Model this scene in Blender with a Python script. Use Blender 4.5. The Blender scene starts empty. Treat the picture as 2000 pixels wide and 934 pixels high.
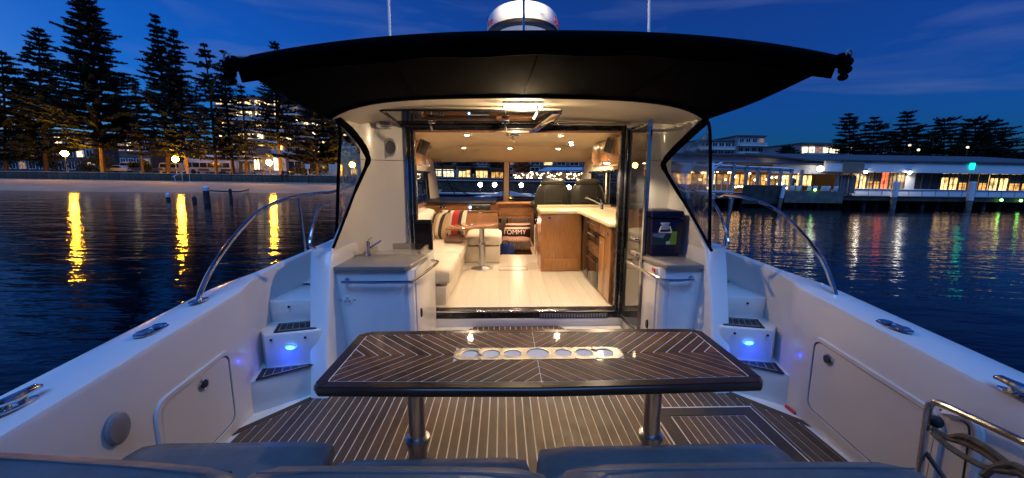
import bpy, bmesh, math, random
from mathutils import Vector, Matrix
R_ = math.radians
rnd = random.Random(7)
SC = bpy.context.scene
COL = SC.collection

# ------------------------------------------------------------------ camera, world, exposure
F = 760.0
HEEL = Matrix.Rotation(R_(-0.8), 4, 'Y')          # the boat lies heeled a little to port
CAM = Vector((-0.18, 0.0, 1.55))
YAW, PIT = R_(1.36), R_(8.97)
cam_d = bpy.data.cameras.new('camera')
cam_d.sensor_width = 36.0
cam_d.lens = F / 2000.0 * 36.0
cam_d.clip_start = 0.05
cam_d.clip_end = 4000
cam = bpy.data.objects.new('camera', cam_d)
COL.objects.link(cam)
CAMM = Matrix.Translation(CAM) @ Matrix.Rotation(-YAW, 4, 'Z') @ Matrix.Rotation(R_(90) - PIT, 4, 'X')
cam.matrix_world = HEEL @ CAMM
SC.camera = cam

SUN_EL, SUN_ROT = R_(2.6), R_(293)
W = bpy.data.worlds.new('World')
SC.world = W
W.use_nodes = True
wn, wl = W.node_tree.nodes, W.node_tree.links
for n in list(wn): wn.remove(n)
w_out = wn.new('ShaderNodeOutputWorld'); w_bg = wn.new('ShaderNodeBackground'); w_sky = wn.new('ShaderNodeTexSky')
w_sky.sky_type = 'NISHITA'; w_sky.sun_disc = False
w_sky.sun_elevation = SUN_EL; w_sky.sun_rotation = SUN_ROT
w_sky.altitude = 10; w_sky.air_density = 1.0; w_sky.dust_density = 0.6; w_sky.ozone_density = 9.0
w_bg.inputs['Strength'].default_value = 0.15
# thin high cloud wisps
w_tc = wn.new('ShaderNodeTexCoord'); w_mp = wn.new('ShaderNodeMapping'); w_mp.inputs['Scale'].default_value = (1.2, 1.2, 7.0); w_mp.inputs['Rotation'].default_value = (.25, .2, 0)
w_nz = wn.new('ShaderNodeTexNoise'); w_nz.inputs['Scale'].default_value = 2.2; w_nz.inputs['Detail'].default_value = 7; w_nz.inputs['Distortion'].default_value = .6
w_mr = wn.new('ShaderNodeMapRange'); w_mr.inputs[1].default_value = .50; w_mr.inputs[2].default_value = .80; w_mr.inputs[3].default_value = .05; w_mr.inputs[4].default_value = .5
w_mx = wn.new('ShaderNodeMixRGB'); w_mx.inputs[2].default_value = (.42, .62, 1.45, 1)
wl.new(w_tc.outputs['Generated'], w_mp.inputs[0]); wl.new(w_mp.outputs[0], w_nz.inputs['Vector']); wl.new(w_nz.outputs[0], w_mr.inputs[0])
wl.new(w_mr.outputs[0], w_mx.inputs[0]); wl.new(w_sky.outputs[0], w_mx.inputs[1]); wl.new(w_mx.outputs[0], w_bg.inputs['Color']); wl.new(w_bg.outputs[0], w_out.inputs[0])

vs = SC.view_settings
vs.view_transform = 'Standard'; vs.look = 'None'; vs.gamma = 1.0; vs.use_curve_mapping = False
vs.exposure = 0.9
SC.render.engine = 'CYCLES'
SC.cycles.use_denoising = True
SC.cycles.max_bounces = 8
SC.cycles.transparent_max_bounces = 16
SC.cycles.sample_clamp_indirect = 4.0
SC.cycles.caustics_reflective = False
SC.cycles.caustics_refractive = False

# the last glow of the set sun, low behind the camera
gl_d = bpy.data.lights.new('dusk_glow', 'SUN'); gl_d.energy = 1.3; gl_d.color = (.16, .40, 1.0); gl_d.angle = R_(40)
gl_o = bpy.data.objects.new('dusk_glow', gl_d); COL.objects.link(gl_o)
gl_o.rotation_euler = (R_(29), 0, R_(0))

def _ray(px, py, env=False):
    m = (HEEL @ CAMM) if env else CAMM
    d = m.to_3x3() @ Vector(((px - 1000) / F, -(py - 467) / F, -1.0))
    return m.translation.copy(), d
def at(px, py, X=None, Y=None, Z=None, env=False):
    """point of the place seen at a spot of the photograph, on the plane X, Y or Z = value"""
    o, d = _ray(px, py, env)
    t = (X - o.x) / d.x if X is not None else (Y - o.y) / d.y if Y is not None else (Z - o.z) / d.z
    return o + d * t

# ------------------------------------------------------------------ materials
MATS = {}
def nodes_of(name):
    m = bpy.data.materials.new(name); m.use_nodes = True
    nt = m.node_tree
    return m, nt, nt.nodes, nt.links, nt.nodes['Principled BSDF']
def mat(name, col, rough=0.5, metal=0.0, var=0.0, vscale=6.0, stretch=(1, 1, 1), bump=0.0, bscale=40.0, rvar=0.0,
        coat=0.0, emit=None, estr=0.0, objvar=0.0, grain=0.0, gscale=18.0, gstretch=(1, 1, 1), coords='Object', ior=1.45, spec=0.5):
    m, nt, N, L, p = nodes_of(name)
    p.inputs['Base Color'].default_value = (*col, 1); p.inputs['Roughness'].default_value = rough
    p.inputs['Metallic'].default_value = metal; p.inputs['IOR'].default_value = ior
    p.inputs['Specular IOR Level'].default_value = spec
    if coat:
        p.inputs['Coat Weight'].default_value = coat; p.inputs['Coat Roughness'].default_value = 0.04
    if emit is not None:
        p.inputs['Emission Color'].default_value = (*emit, 1); p.inputs['Emission Strength'].default_value = estr
    tc = N.new('ShaderNodeTexCoord')
    def mapped(s):
        mp = N.new('ShaderNodeMapping'); mp.inputs['Scale'].default_value = s
        L.new(tc.outputs[coords], mp.inputs[0]); return mp.outputs[0]
    val = None
    def mul(a, b):
        n = N.new('ShaderNodeMath'); n.operation = 'MULTIPLY'
        for i, q in enumerate((a, b)):
            if hasattr(q, 'node'): L.new(q, n.inputs[i])
            else: n.inputs[i].default_value = q
        return n.outputs[0]
    def rng(src, lo, hi, a=0.3, b=0.7):
        n = N.new('ShaderNodeMapRange'); L.new(src, n.inputs[0])
        n.inputs[1].default_value = a; n.inputs[2].default_value = b; n.inputs[3].default_value = lo; n.inputs[4].default_value = hi
        return n.outputs[0]
    if var:
        n = N.new('ShaderNodeTexNoise'); n.inputs['Scale'].default_value = vscale; n.inputs['Detail'].default_value = 6
        L.new(mapped(stretch), n.inputs['Vector'])
        val = rng(n.outputs[0], 1 - var, 1 + var)
    if grain:
        n = N.new('ShaderNodeTexNoise'); n.inputs['Scale'].default_value = gscale; n.inputs['Detail'].default_value = 8; n.inputs['Roughness'].default_value = .65
        L.new(mapped(gstretch), n.inputs['Vector'])
        g = rng(n.outputs[0], 1 - grain, 1 + grain)
        val = mul(val, g) if val is not None else g
    if objvar:
        oi = N.new('ShaderNodeObjectInfo')
        g = rng(oi.outputs['Random'], 1 - objvar, 1 + objvar, 0, 1)
        val = mul(val, g) if val is not None else g
    if val is not None:
        vm = N.new('ShaderNodeVectorMath'); vm.operation = 'SCALE'; vm.inputs[0].default_value = col
        L.new(val, vm.inputs['Scale']); L.new(vm.outputs[0], p.inputs['Base Color'])
    if rvar:
        n = N.new('ShaderNodeTexNoise'); n.inputs['Scale'].default_value = 9; n.inputs['Detail'].default_value = 6
        L.new(mapped((1, 1, 1)), n.inputs['Vector'])
        L.new(rng(n.outputs[0], max(.02, rough - rvar), rough + rvar), p.inputs['Roughness'])
    if bump:
        n = N.new('ShaderNodeTexNoise'); n.inputs['Scale'].default_value = bscale; n.inputs['Detail'].default_value = 5
        L.new(mapped(gstretch if grain else stretch), n.inputs['Vector'])
        b = N.new('ShaderNodeBump'); b.inputs['Strength'].default_value = bump; b.inputs['Distance'].default_value = 0.01
        L.new(n.outputs[0], b.inputs['Height']); L.new(b.outputs[0], p.inputs['Normal'])
    MATS[name] = m
    return m
def emis(name, col, s):
    m, nt, N, L, p = nodes_of(name)
    p.inputs['Base Color'].default_value = (.5, .5, .5, 1); p.inputs['Roughness'].default_value = .4
    p.inputs['Emission Color'].default_value = (*col, 1); p.inputs['Emission Strength'].default_value = s
    MATS[name] = m
    return m
def glass(name, tint=(.8, .85, .85), refl=1.0, rough=0.0, wavy=0.0, wscale=5.0, ior=1.5, haze=0.0, blur=0.0):
    m, nt, N, L, p = nodes_of(name)
    out = N['Material Output']; N.remove(p)
    tr = N.new('ShaderNodeBsdfTransparent'); tr.inputs[0].default_value = (*tint, 1)
    gl = N.new('ShaderNodeBsdfGlossy'); gl.inputs['Roughness'].default_value = rough
    fr = N.new('ShaderNodeFresnel'); ge = N.new('ShaderNodeNewGeometry'); pw = N.new('ShaderNodeMath'); pw.operation = 'POWER'; pw.inputs[0].default_value = ior
    mm_ = N.new('ShaderNodeMath'); mm_.operation = 'MULTIPLY_ADD'; mm_.inputs[1].default_value = -2; mm_.inputs[2].default_value = 1
    L.new(ge.outputs['Backfacing'], mm_.inputs[0]); L.new(mm_.outputs[0], pw.inputs[1]); L.new(pw.outputs[0], fr.inputs['IOR'])
    mx = N.new('ShaderNodeMixShader')
    L.new(fr.outputs[0], mx.inputs[0]); L.new(tr.outputs[0], mx.inputs[1]); L.new(gl.outputs[0], mx.inputs[2])
    last = mx.outputs[0]
    if blur:
        rf = N.new('ShaderNodeBsdfRefraction'); rf.inputs['IOR'].default_value = 1.03; rf.inputs['Roughness'].default_value = .16; rf.inputs[0].default_value = (*tint, 1)
        m3 = N.new('ShaderNodeMixShader'); m3.inputs[0].default_value = blur
        L.new(tr.outputs[0], m3.inputs[1]); L.new(rf.outputs[0], m3.inputs[2]); L.new(m3.outputs[0], mx.inputs[1])
    if haze:
        df = N.new('ShaderNodeBsdfTranslucent'); df.inputs[0].default_value = (.7, .7, .7, 1)
        m2 = N.new('ShaderNodeMixShader'); m2.inputs[0].default_value = haze
        L.new(last, m2.inputs[1]); L.new(df.outputs[0], m2.inputs[2]); last = m2.outputs[0]
    if wavy:
        n = N.new('ShaderNodeTexNoise'); n.inputs['Scale'].default_value = wscale
        tc = N.new('ShaderNodeTexCoord'); L.new(tc.outputs['Object'], n.inputs['Vector'])
        b = N.new('ShaderNodeBump'); b.inputs['Strength'].default_value = wavy; b.inputs['Distance'].default_value = .05
        L.new(n.outputs[0], b.inputs['Height'])
        L.new(b.outputs[0], gl.inputs['Normal']); L.new(b.outputs[0], fr.inputs['Normal'])
    L.new(last, out.inputs[0])
    MATS[name] = m
    return m

gel = mat('gelcoat', (.72, .72, .70), .22, var=.012, vscale=1.5, rvar=.03, coat=.2)
gel_in = mat('gelcoat_liner', (.69, .67, .64), .26, var=.022, vscale=2.2, coat=.25, bump=.10, bscale=3.0)
cream = mat('cream_liner', (.62, .55, .44), .45, var=.04, vscale=1.0)
headliner = mat('headliner', (.74, .64, .48), .75, var=.03, vscale=2, bump=.05, bscale=200)
deckwood = mat('deck_wood', (.088, .048, .024), .55, var=.20, vscale=2.2, objvar=.30, grain=.30, gscale=26, gstretch=(6, .5, 1), bump=.12, bscale=60, rvar=.1)
caulk = mat('caulk', (.74, .70, .62), .6, var=.1, vscale=9)
tablewood = mat('table_wood', (.125, .042, .014), .5, var=.25, vscale=5, objvar=.45, grain=.4, gscale=14, gstretch=(1, 1, 1), coat=.42, spec=.15)
tableedge = mat('table_edge_wood', (.050, .020, .009), .28, var=.2, vscale=5, grain=.25, gscale=14, gstretch=(.4, 4, 4), coat=.25, spec=.3)
tcaulk = mat('table_inlay', (.85, .73, .53), .55, coat=.5, spec=.15, var=.1)
steel = mat('steel', (.62, .63, .65), .12, 1.0, rvar=.06)
brushed = mat('brushed_steel', (.55, .56, .58), .30, 1.0, var=.1, vscale=30, stretch=(1, 20, 1))
plate = mat('cup_plate', (.36, .35, .32), .42, 1.0, var=.15, vscale=20)
blackcanvas = mat('black_canvas', (.0022, .0022, .0026), .95, var=.15, vscale=4, bump=.2, bscale=300, spec=.06)
blackframe = mat('black_frame', (.012, .012, .014), .25, rvar=.1)
blackplastic = mat('black_plastic', (.014, .014, .015), .4)
rubber = mat('rubber', (.02, .02, .022), .7)
leather = mat('grey_leather', (.105, .108, .104), .40, var=.15, vscale=7, bump=.35, bscale=22, rvar=.12)
piping = mat('piping', (.07, .075, .08), .5)
sofalea = mat('beige_leather', (.68, .61, .50), .5, var=.06, vscale=4, bump=.06, bscale=160)
cherry = mat('cherry_wood', (.36, .165, .06), .28, var=.12, vscale=2.5, grain=.24, gscale=9, gstretch=(7, 7, .7), coat=.35)
cherryd = mat('cherry_wood_dark', (.20, .085, .035), .3, var=.12, vscale=2.5, grain=.24, gscale=9, gstretch=(7, 7, .7), coat=.35)
cabfloor = mat('cabin_floor', (.64, .585, .49), .30, var=.015, vscale=2, objvar=.04, grain=.03, gscale=8, gstretch=(8, .5, 1))
stone = mat('grey_counter', (.25, .225, .19), .32, var=.06, vscale=60, rvar=.05)
galtop = mat('galley_top', (.66, .60, .38), .25, var=.05, vscale=40)
chairlea = mat('black_leather', (.022, .021, .017), .38, var=.15, vscale=6, bump=.1, bscale=150)
oven = mat('oven_glass', (.012, .011, .010), .12)
coolblue = mat('cooler_blue', (.005, .006, .042), .38, bump=.05, bscale=120, var=.05)
white = mat('white_plastic', (.75, .75, .73), .3, var=.02)
darkgrey = mat('dark_grey', (.06, .06, .065), .5)
grey = mat('grey_plastic', (.25, .25, .25), .5, var=.05)
redm = mat('red_print', (.55, .02, .03), .4)
blackp = mat('black_print', (.015, .015, .015), .5)
whitep = mat('white_print', (.78, .78, .76), .5)
greenp = mat('green_print', (.25, .42, .03), .4)
tan = mat('tan_cushion', (.42, .30, .18), .8)
redc = mat('red_cloth', (.42, .03, .03), .8)
creamc = mat('cream_cloth', (.66, .60, .48), .85, bump=.1, bscale=200)
brownc = mat('brown_cloth', (.045, .03, .022), .85)
bluecl = mat('blue_cloth', (.02, .05, .24), .8)
ropem = mat('rope', (.14, .10, .055), .85, bump=.8, bscale=60, var=.3, vscale=30)
furm = mat('fur_throw', (.35, .29, .23), .95, var=.5, vscale=40, bump=.8, bscale=60)
clearv = glass('clear_vinyl', (.88, .85, .78), wavy=.6, wscale=9, haze=.075, rough=.06, blur=.55)
tint = glass('tinted_glass', (.34, .36, .37), ior=1.6)
doorg = glass('door_glass', (.30, .31, .31), ior=2.3)
clearg = glass('clear_glass', (.72, .76, .76), ior=1.45)
# ------------------------------------------------------------------ mesh builder and object helpers
class MB:
    def __init__(s): s.v = []; s.f = []
    def add(s, vs, fs):
        b = len(s.v); s.v += [Vector(p) for p in vs]; s.f += [tuple(i + b for i in q) for q in fs]; return s
    def box(s, x0, x1, y0, y1, z0, z1):
        return s.add([(x0,y0,z0),(x1,y0,z0),(x1,y1,z0),(x0,y1,z0),(x0,y0,z1),(x1,y0,z1),(x1,y1,z1),(x0,y1,z1)],
                     [(3,2,1,0),(4,5,6,7),(0,1,5,4),(1,2,6,5),(2,3,7,6),(3,0,4,7)])
    def obox(s, c, size, m=None):
        a, b, d = (q / 2 for q in size); m = m or Matrix()
        vs = [Vector(c) + m.to_3x3() @ Vector(p) for p in [(-a,-b,-d),(a,-b,-d),(a,b,-d),(-a,b,-d),(-a,-b,d),(a,-b,d),(a,b,d),(-a,b,d)]]
        return s.add(vs, [(3,2,1,0),(4,5,6,7),(0,1,5,4),(1,2,6,5),(2,3,7,6),(3,0,4,7)])
    def ext(s, pts, vec):
        n = len(pts); p = [Vector(q) for q in pts]; v = Vector(vec)
        return s.add(p + [q + v for q in p], [tuple(range(n))[::-1], tuple(range(n, 2*n))] + [(i, (i+1) % n, n + (i+1) % n, n + i) for i in range(n)])
    def tube(s, path, r, n=10, caps=True, closed=False):
        P = [Vector(q) for q in path]; k = len(P)
        rs = r if isinstance(r, (list, tuple)) else [r] * k
        up = Vector((0, 0, 1)); vs = []; prev = None
        for i, q in enumerate(P):
            if closed: t = P[(i+1) % k] - P[i-1]
            else: t = P[min(i+1, k-1)] - P[max(i-1, 0)]
            t.normalize()
            if prev is None:
                a = t.cross(up)
                if a.length < .05: a = t.cross(Vector((1, 0, 0)))
            else:
                a = prev - t * prev.dot(t)
            a.normalize(); b = t.cross(a); prev = a
            for j in range(n):
                an = 2 * math.pi * j / n
                vs.append(q + (a * math.cos(an) + b * math.sin(an)) * rs[i])
        fs = []
        for i in range(k if closed else k - 1):
            for j in range(n):
                i2 = (i + 1) % k
                fs.append((i*n + j, i2*n + j, i2*n + (j+1) % n, i*n + (j+1) % n))
        if caps and not closed:
            fs += [tuple(range(n)), tuple(range((k-1)*n, k*n))[::-1]]
        return s.add(vs, fs)
    def lathe(s, prof, c=(0, 0, 0), n=20, m=None, caps=True):
        m = m or Matrix(); vs = []; k = len(prof); c = Vector(c)
        for r, z in prof:
            for j in range(n):
                an = 2 * math.pi * j / n
                vs.append(c + m.to_3x3() @ Vector((r * math.cos(an), r * math.sin(an), z)))
        fs = [(i*n + j, i*n + (j+1) % n, (i+1)*n + (j+1) % n, (i+1)*n + j) for i in range(k-1) for j in range(n)]
        if caps: fs += [tuple(range(n))[::-1], tuple(range((k-1)*n, k*n))]
        return s.add(vs, fs)
    def ball(s, c, r, n=12, k=8, sc=(1, 1, 1)):
        vs = []; c = Vector(c)
        for i in range(1, k):
            ph = math.pi * i / k
            for j in range(n):
                an = 2 * math.pi * j / n
                vs.append(c + Vector((r*sc[0]*math.sin(ph)*math.cos(an), r*sc[1]*math.sin(ph)*math.sin(an), r*sc[2]*math.cos(ph))))
        vs += [c + Vector((0, 0, r*sc[2])), c - Vector((0, 0, r*sc[2]))]
        fs = [(i*n+j, (i+1)*n+j, (i+1)*n+(j+1) % n, i*n+(j+1) % n) for i in range(k-2) for j in range(n)]
        T = len(vs) - 2
        fs += [(j, (j+1) % n, T) for j in range(n)] + [((k-2)*n+(j+1) % n, (k-2)*n+j, T+1) for j in range(n)]
        return s.add(vs, fs)
    def loft(s, rows, closed=False, capends=False):
        n = len(rows[0]); vs = [p for r in rows for p in r]; fs = []
        for i in range(len(rows) - 1):
            for j in range(n if closed else n - 1):
                fs.append((i*n+j, i*n+(j+1) % n, (i+1)*n+(j+1) % n, (i+1)*n+j))
        if capends: fs += [tuple(range(n))[::-1], tuple(range((len(rows)-1)*n, len(rows)*n))]
        return s.add(vs, fs)
    def slab(s, rows, d):
        """a sheet of rows of points given thickness d (vector)"""
        d = Vector(d); a = [[Vector(p) for p in r] for r in rows]; b = [[p + d for p in r] for r in a]
        s.loft(a); s.loft([r[::-1] for r in b])
        edge = [r[0] for r in a] + a[-1][1:] + [r[-1] for r in a[::-1]][1:] + a[0][::-1][1:-1]
        s.loft([edge, [p + d for p in edge]], closed=True)
        return s

BOAT = []
IN_BOAT = [True]
def thing(name, label, cat, loc=(0, 0, 0), group=None):
    o = bpy.data.objects.new(name, None); COL.objects.link(o)
    o.empty_display_size = .1
    o.location = loc; o['label'] = label; o['category'] = cat
    if group: o['group'] = group
    o['_org'] = tuple(loc)
    if IN_BOAT[0]: BOAT.append(o)
    return o
def mesh_of(name, mb, m, org=(0, 0, 0), bevel=0.0, seg=2, smooth=True, angle=35):
    me = bpy.data.meshes.new(name)
    org = Vector(org)
    me.from_pydata([tuple(v - org) for v in mb.v], [], mb.f)
    me.validate()
    bm = bmesh.new(); bm.from_mesh(me)
    bmesh.ops.remove_doubles(bm, verts=bm.verts, dist=1e-5)
    bmesh.ops.recalc_face_normals(bm, faces=bm.faces)
    if bevel:
        es = [e for e in bm.edges if len(e.link_faces) == 2 and e.calc_face_angle(0) > R_(30)]
        bmesh.ops.bevel(bm, geom=es, offset=bevel, offset_type='OFFSET', segments=seg, profile=.5, affect='EDGES', clamp_overlap=True)
    bm.to_mesh(me); bm.free()
    if smooth:
        me.polygons.foreach_set('use_smooth', [True] * len(me.polygons))
        me.set_sharp_from_angle(angle=R_(angle))
    me.materials.append(m)
    return me
def org_of(o):
    while o.parent: o = o.parent
    return o.get('_org', (0, 0, 0))
def part(name, mb, m, parent, label=None, kind=None, **k):
    o = bpy.data.objects.new(name, mesh_of(name, mb, m, org_of(parent), **k))
    COL.objects.link(o); o.parent = parent
    if label: o['label'] = label
    if kind: o['kind'] = kind
    return o
def holder(name, parent, label=None):
    """an Empty part that carries sub-parts"""
    o = bpy.data.objects.new(name, None); COL.objects.link(o); o.parent = parent; o.empty_display_size = .05
    if label: o['label'] = label
    return o
def solo(name, mb, m, label, cat, group=None, **k):
    c = sum(mb.v, Vector()) / len(mb.v); c.z = min(v.z for v in mb.v)
    o = bpy.data.objects.new(name, mesh_of(name, mb, m, c, **k)); COL.objects.link(o); o.location = c
    o['label'] = label; o['category'] = cat
    if group: o['group'] = group
    if IN_BOAT[0]: BOAT.append(o)
    return o
def structure(name, mb, m, **k):
    o = bpy.data.objects.new(name, mesh_of(name, mb, m, **k)); COL.objects.link(o); o['kind'] = 'structure'
    return o
def inst(src, parent, loc=None, rot=None, scale=None, m=None):
    """a further piece that shares mesh data"""
    o = src.copy(); COL.objects.link(o); o.parent = parent
    if loc is not None: o.location = loc
    if rot is not None: o.rotation_euler = rot
    if scale is not None: o.scale = scale
    if m is not None:
        o.material_slots[0].link = 'OBJECT'; o.material_slots[0].material = m
    return o
def copy_tree(o, loc, label=None):
    r = o.copy(); COL.objects.link(r); r.location = loc
    r['_org'] = tuple(loc)
    if label: r['label'] = label
    if IN_BOAT[0]: BOAT.append(r)
    for c in list(o.children):
        d = c.copy(); COL.objects.link(d); d.parent = r
        for g in list(c.children):
            e = g.copy(); COL.objects.link(e); e.parent = d
    return r
def text(name, body, size, m, parent, mtx, depth=.0008, align='CENTER', space=1.0):
    cu = bpy.data.curves.new(name, 'FONT'); cu.body = body; cu.size = size; cu.extrude = depth
    cu.align_x = align; cu.align_y = 'CENTER'; cu.materials.append(m)
    cu.space_character = space
    tmp = bpy.data.objects.new(name, cu); COL.objects.link(tmp); bpy.context.view_layer.update()
    me = bpy.data.meshes.new_from_object(tmp.evaluated_get(bpy.context.evaluated_depsgraph_get())); bpy.data.objects.remove(tmp)
    o = bpy.data.objects.new(name, me); COL.objects.link(o); o.parent = parent
    o.matrix_local = Matrix.Translation(-Vector(org_of(parent))) @ mtx
    return o
def lamp(name, kind, loc, energy, col, size=.1, rot=None, spot=None, boat=True, size_y=None):
    l = bpy.data.lights.new(name, kind); l.energy = energy; l.color = col
    if kind == 'AREA':
        l.shape = 'RECTANGLE' if size_y else 'DISK'; l.size = size
        if size_y: l.size_y = size_y
    else: l.shadow_soft_size = size
    if kind == 'SPOT': l.spot_size = spot or R_(120); l.spot_blend = .35
    o = bpy.data.objects.new(name, l); COL.objects.link(o); o.location = loc
    if rot: o.rotation_euler = rot
    if boat: BOAT.append(o)
    return o
def clip(poly, a, b, c):
    """keep the part of a 2-D polygon where a*x + b*y <= c"""
    out = []
    for i in range(len(poly)):
        p, q = poly[i], poly[(i+1) % len(poly)]
        dp, dq = a*p[0] + b*p[1] - c, a*q[0] + b*q[1] - c
        if dp <= 0: out.append(p)
        if dp * dq < 0:
            t = dp / (dp - dq); out.append((p[0] + (q[0]-p[0])*t, p[1] + (q[1]-p[1])*t))
    return out
def area2(p): return abs(sum(p[i][0]*p[(i+1) % len(p)][1] - p[(i+1) % len(p)][0]*p[i][1] for i in range(len(p)))) / 2
def mx(x): return -.08 - x                      # the other side of the boat
def interp(tab, y):
    if y <= tab[0][0]: return tab[0][1]
    for (a, p), (b, q) in zip(tab, tab[1:]):
        if y <= b: return p + (q - p) * (y - a) / (b - a)
    return tab[-1][1]
def smooth_path(pts, k=6):
    P = [Vector(p) for p in pts]; out = []
    for i in range(len(P) - 1):
        p0, p1, p2, p3 = P[max(i-1, 0)], P[i], P[i+1], P[min(i+2, len(P)-1)]
        for j in range(k):
            t = j / k
            out.append(.5*((2*p1) + (p2-p0)*t + (2*p0-5*p1+4*p2-p3)*t*t + (3*p1-p0-3*p2+p3)*t**3))
    return out + [P[-1]]
def rrect(w, h, r, k=5):
    """rounded rectangle outline in 2-D, centred"""
    out = []
    for cx, cy, a in ((w/2-r, h/2-r, 0), (-w/2+r, h/2-r, 90), (-w/2+r, -h/2+r, 180), (w/2-r, -h/2+r, 270)):
        for i in range(k + 1):
            an = R_(a + 90*i/k); out.append((cx + r*math.cos(an), cy + r*math.sin(an)))
    return out
def cushion(mb, x0, x1, y0, y1, z0, z1, r=.05):
    """soft padded block: rounded superellipsoid-like box"""
    nx, ny, nz = 10, 6, 5
    cx, cy, cz = (x0+x1)/2, (y0+y1)/2, (z0+z1)/2; a, b, c = (x1-x0)/2, (y1-y0)/2, (z1-z0)/2
    bm = bmesh.new(); bmesh.ops.create_cube(bm, size=2.0)
    bmesh.ops.subdivide_edges(bm, edges=bm.edges[:], cuts=7, use_grid_fill=True)
    vs = []
    for v in bm.verts:
        p = Vector((v.co.x*a, v.co.y*b, v.co.z*c))
        q = Vector((max(-a+r, min(a-r, p.x)), max(-b+r, min(b-r, p.y)), max(-c+r, min(c-r, p.z))))
        d = p - q
        if d.length > 1e-6: p = q + d.normalized() * min(r, d.length if (abs(d.x)>1e-6)+(abs(d.y)>1e-6)+(abs(d.z)>1e-6) < 2 else r)
        bul = (1 - abs(v.co.x)**4) * (1 - abs(v.co.y)**4)
        if v.co.z > .5: p.z += .015 * bul
        vs.append(Vector((cx, cy, cz)) + p)
    bm.verts.index_update()
    fs = [tuple(v.index for v in f.verts) for f in bm.faces]
    bm.free()
    return mb.add(vs, fs)

# ================================================================== THE YACHT
yacht = thing('motor_yacht', 'white motor yacht with open teak cockpit, black awning and lit cabin, moored in the bay', 'yacht', (-.04, 4, 0))

# ---- hull, coamings, gunwales (one swept shell per side)
INN = [(-1.2,-1.77),(0,-1.79),(1.19,-1.82),(2.44,-1.84),(2.52,-1.87),(2.7,-1.92),(2.9,-1.95),(3.45,-1.90),(4,-1.87),(5,-1.85),(6.5,-1.75),(8,-1.5),(9.5,-1.1),(11,-.5),(12,-.1)]
OUT = [(-1.2,-2.0),(0,-2.06),(1.19,-2.10),(2.44,-2.08),(2.52,-2.075),(2.7,-2.06),(2.9,-2.035),(3.45,-1.96),(4,-1.93),(5,-1.91),(6.5,-1.81),(8,-1.56),(9.5,-1.16),(11,-.56),(12,-.14)]
TOP = [(-1.2,.58),(0,.63),(1.19,.72),(2.44,.846),(2.52,.85),(2.7,.855),(2.9,.862),(3.45,.90),(4,.93),(5,.96),(6.5,1.0),(8,1.03),(9.5,1.06),(11,1.09),(12,1.1)]
STA = [-1.2,-.6,0,.6,1.19,1.5,1.8,2.1,2.3,2.40,2.46,2.52,2.6,2.7,2.8,2.9,3.1,3.3,3.45,4,5,6.5,8,9.5,11,12]
for side in (0, 1):
    rows = []
    for y in STA:
        i, o, z = interp(INN, y), interp(OUT, y), interp(TOP, y)
        r = min(.035, (i - o) / 3)
        prof = [(i, -.06), (i, z*.5), (i, z - r), (i - r*.3, z - r*.3), (i - r, z), ((i+o)/2, z + .006), (o + r, z), (o + r*.3, z - r*.3), (o, z - r), (o - .02, z - .18), (o + .03, z - .3), (o + .12, 0), (o + .35, -.6), (o + .9, -1.2)]
        rows.append([((x if side == 0 else mx(x)), y, zz) for x, zz in prof])
    part('coaming', MB().loft(rows), gel_in, yacht)
    # dark rubbing strake on the outside
    rub = [((interp(OUT, y) - .012 if side == 0 else mx(interp(OUT, y) - .012)), y, interp(TOP, y) - .2) for y in STA[3:]]
    part('rubbing_strake', MB().tube(rub, .025, 6), steel, yacht)
# ---- foredeck and side decks
rows = []
for y in (3.3, 4, 5, 6.5, 8, 9.5, 11, 12):
    i = interp(INN, y) - .01; z = interp(TOP, y) - (.24 if y < 7.9 else .02)
    w = mx(i) - i
    rows.append([(i + w*t, y, z + (.12*math.sin(math.pi*t) if y > 7.9 else 0)) for t in (0, .05, .1)] if y < 7.9 else [(i + w*t, y, z + .10*math.sin(math.pi*t)) for t in (0, .5, 1)])
part('side_deck', MB().loft(rows[:5][:4]), gel, yacht)
part('side_deck', MB().loft([[(mx(p[0]), p[1], p[2]) for p in r] for r in rows[:4]]), gel, yacht)
fr = []
for y in (8.9, 9.5, 10.2, 11, 12):
    i = interp(INN, y) - .01; w = mx(i) - i; z = interp(TOP, y) - .03
    fr.append([(i + w*k/8, y, z + .12*math.sin(math.pi*k/8)) for k in range(9)])
part('foredeck', MB().loft(fr), gel, yacht)

# ---- cockpit sole: white bed with teak planks standing proud of the caulking
part('deck_bed', MB().box(-1.9, 1.84, -.4, 4.02, -.06, -.002), caulk, yacht)
teak = holder('teak_deck', yacht, 'brown planked cockpit deck with white caulking lines')
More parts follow.
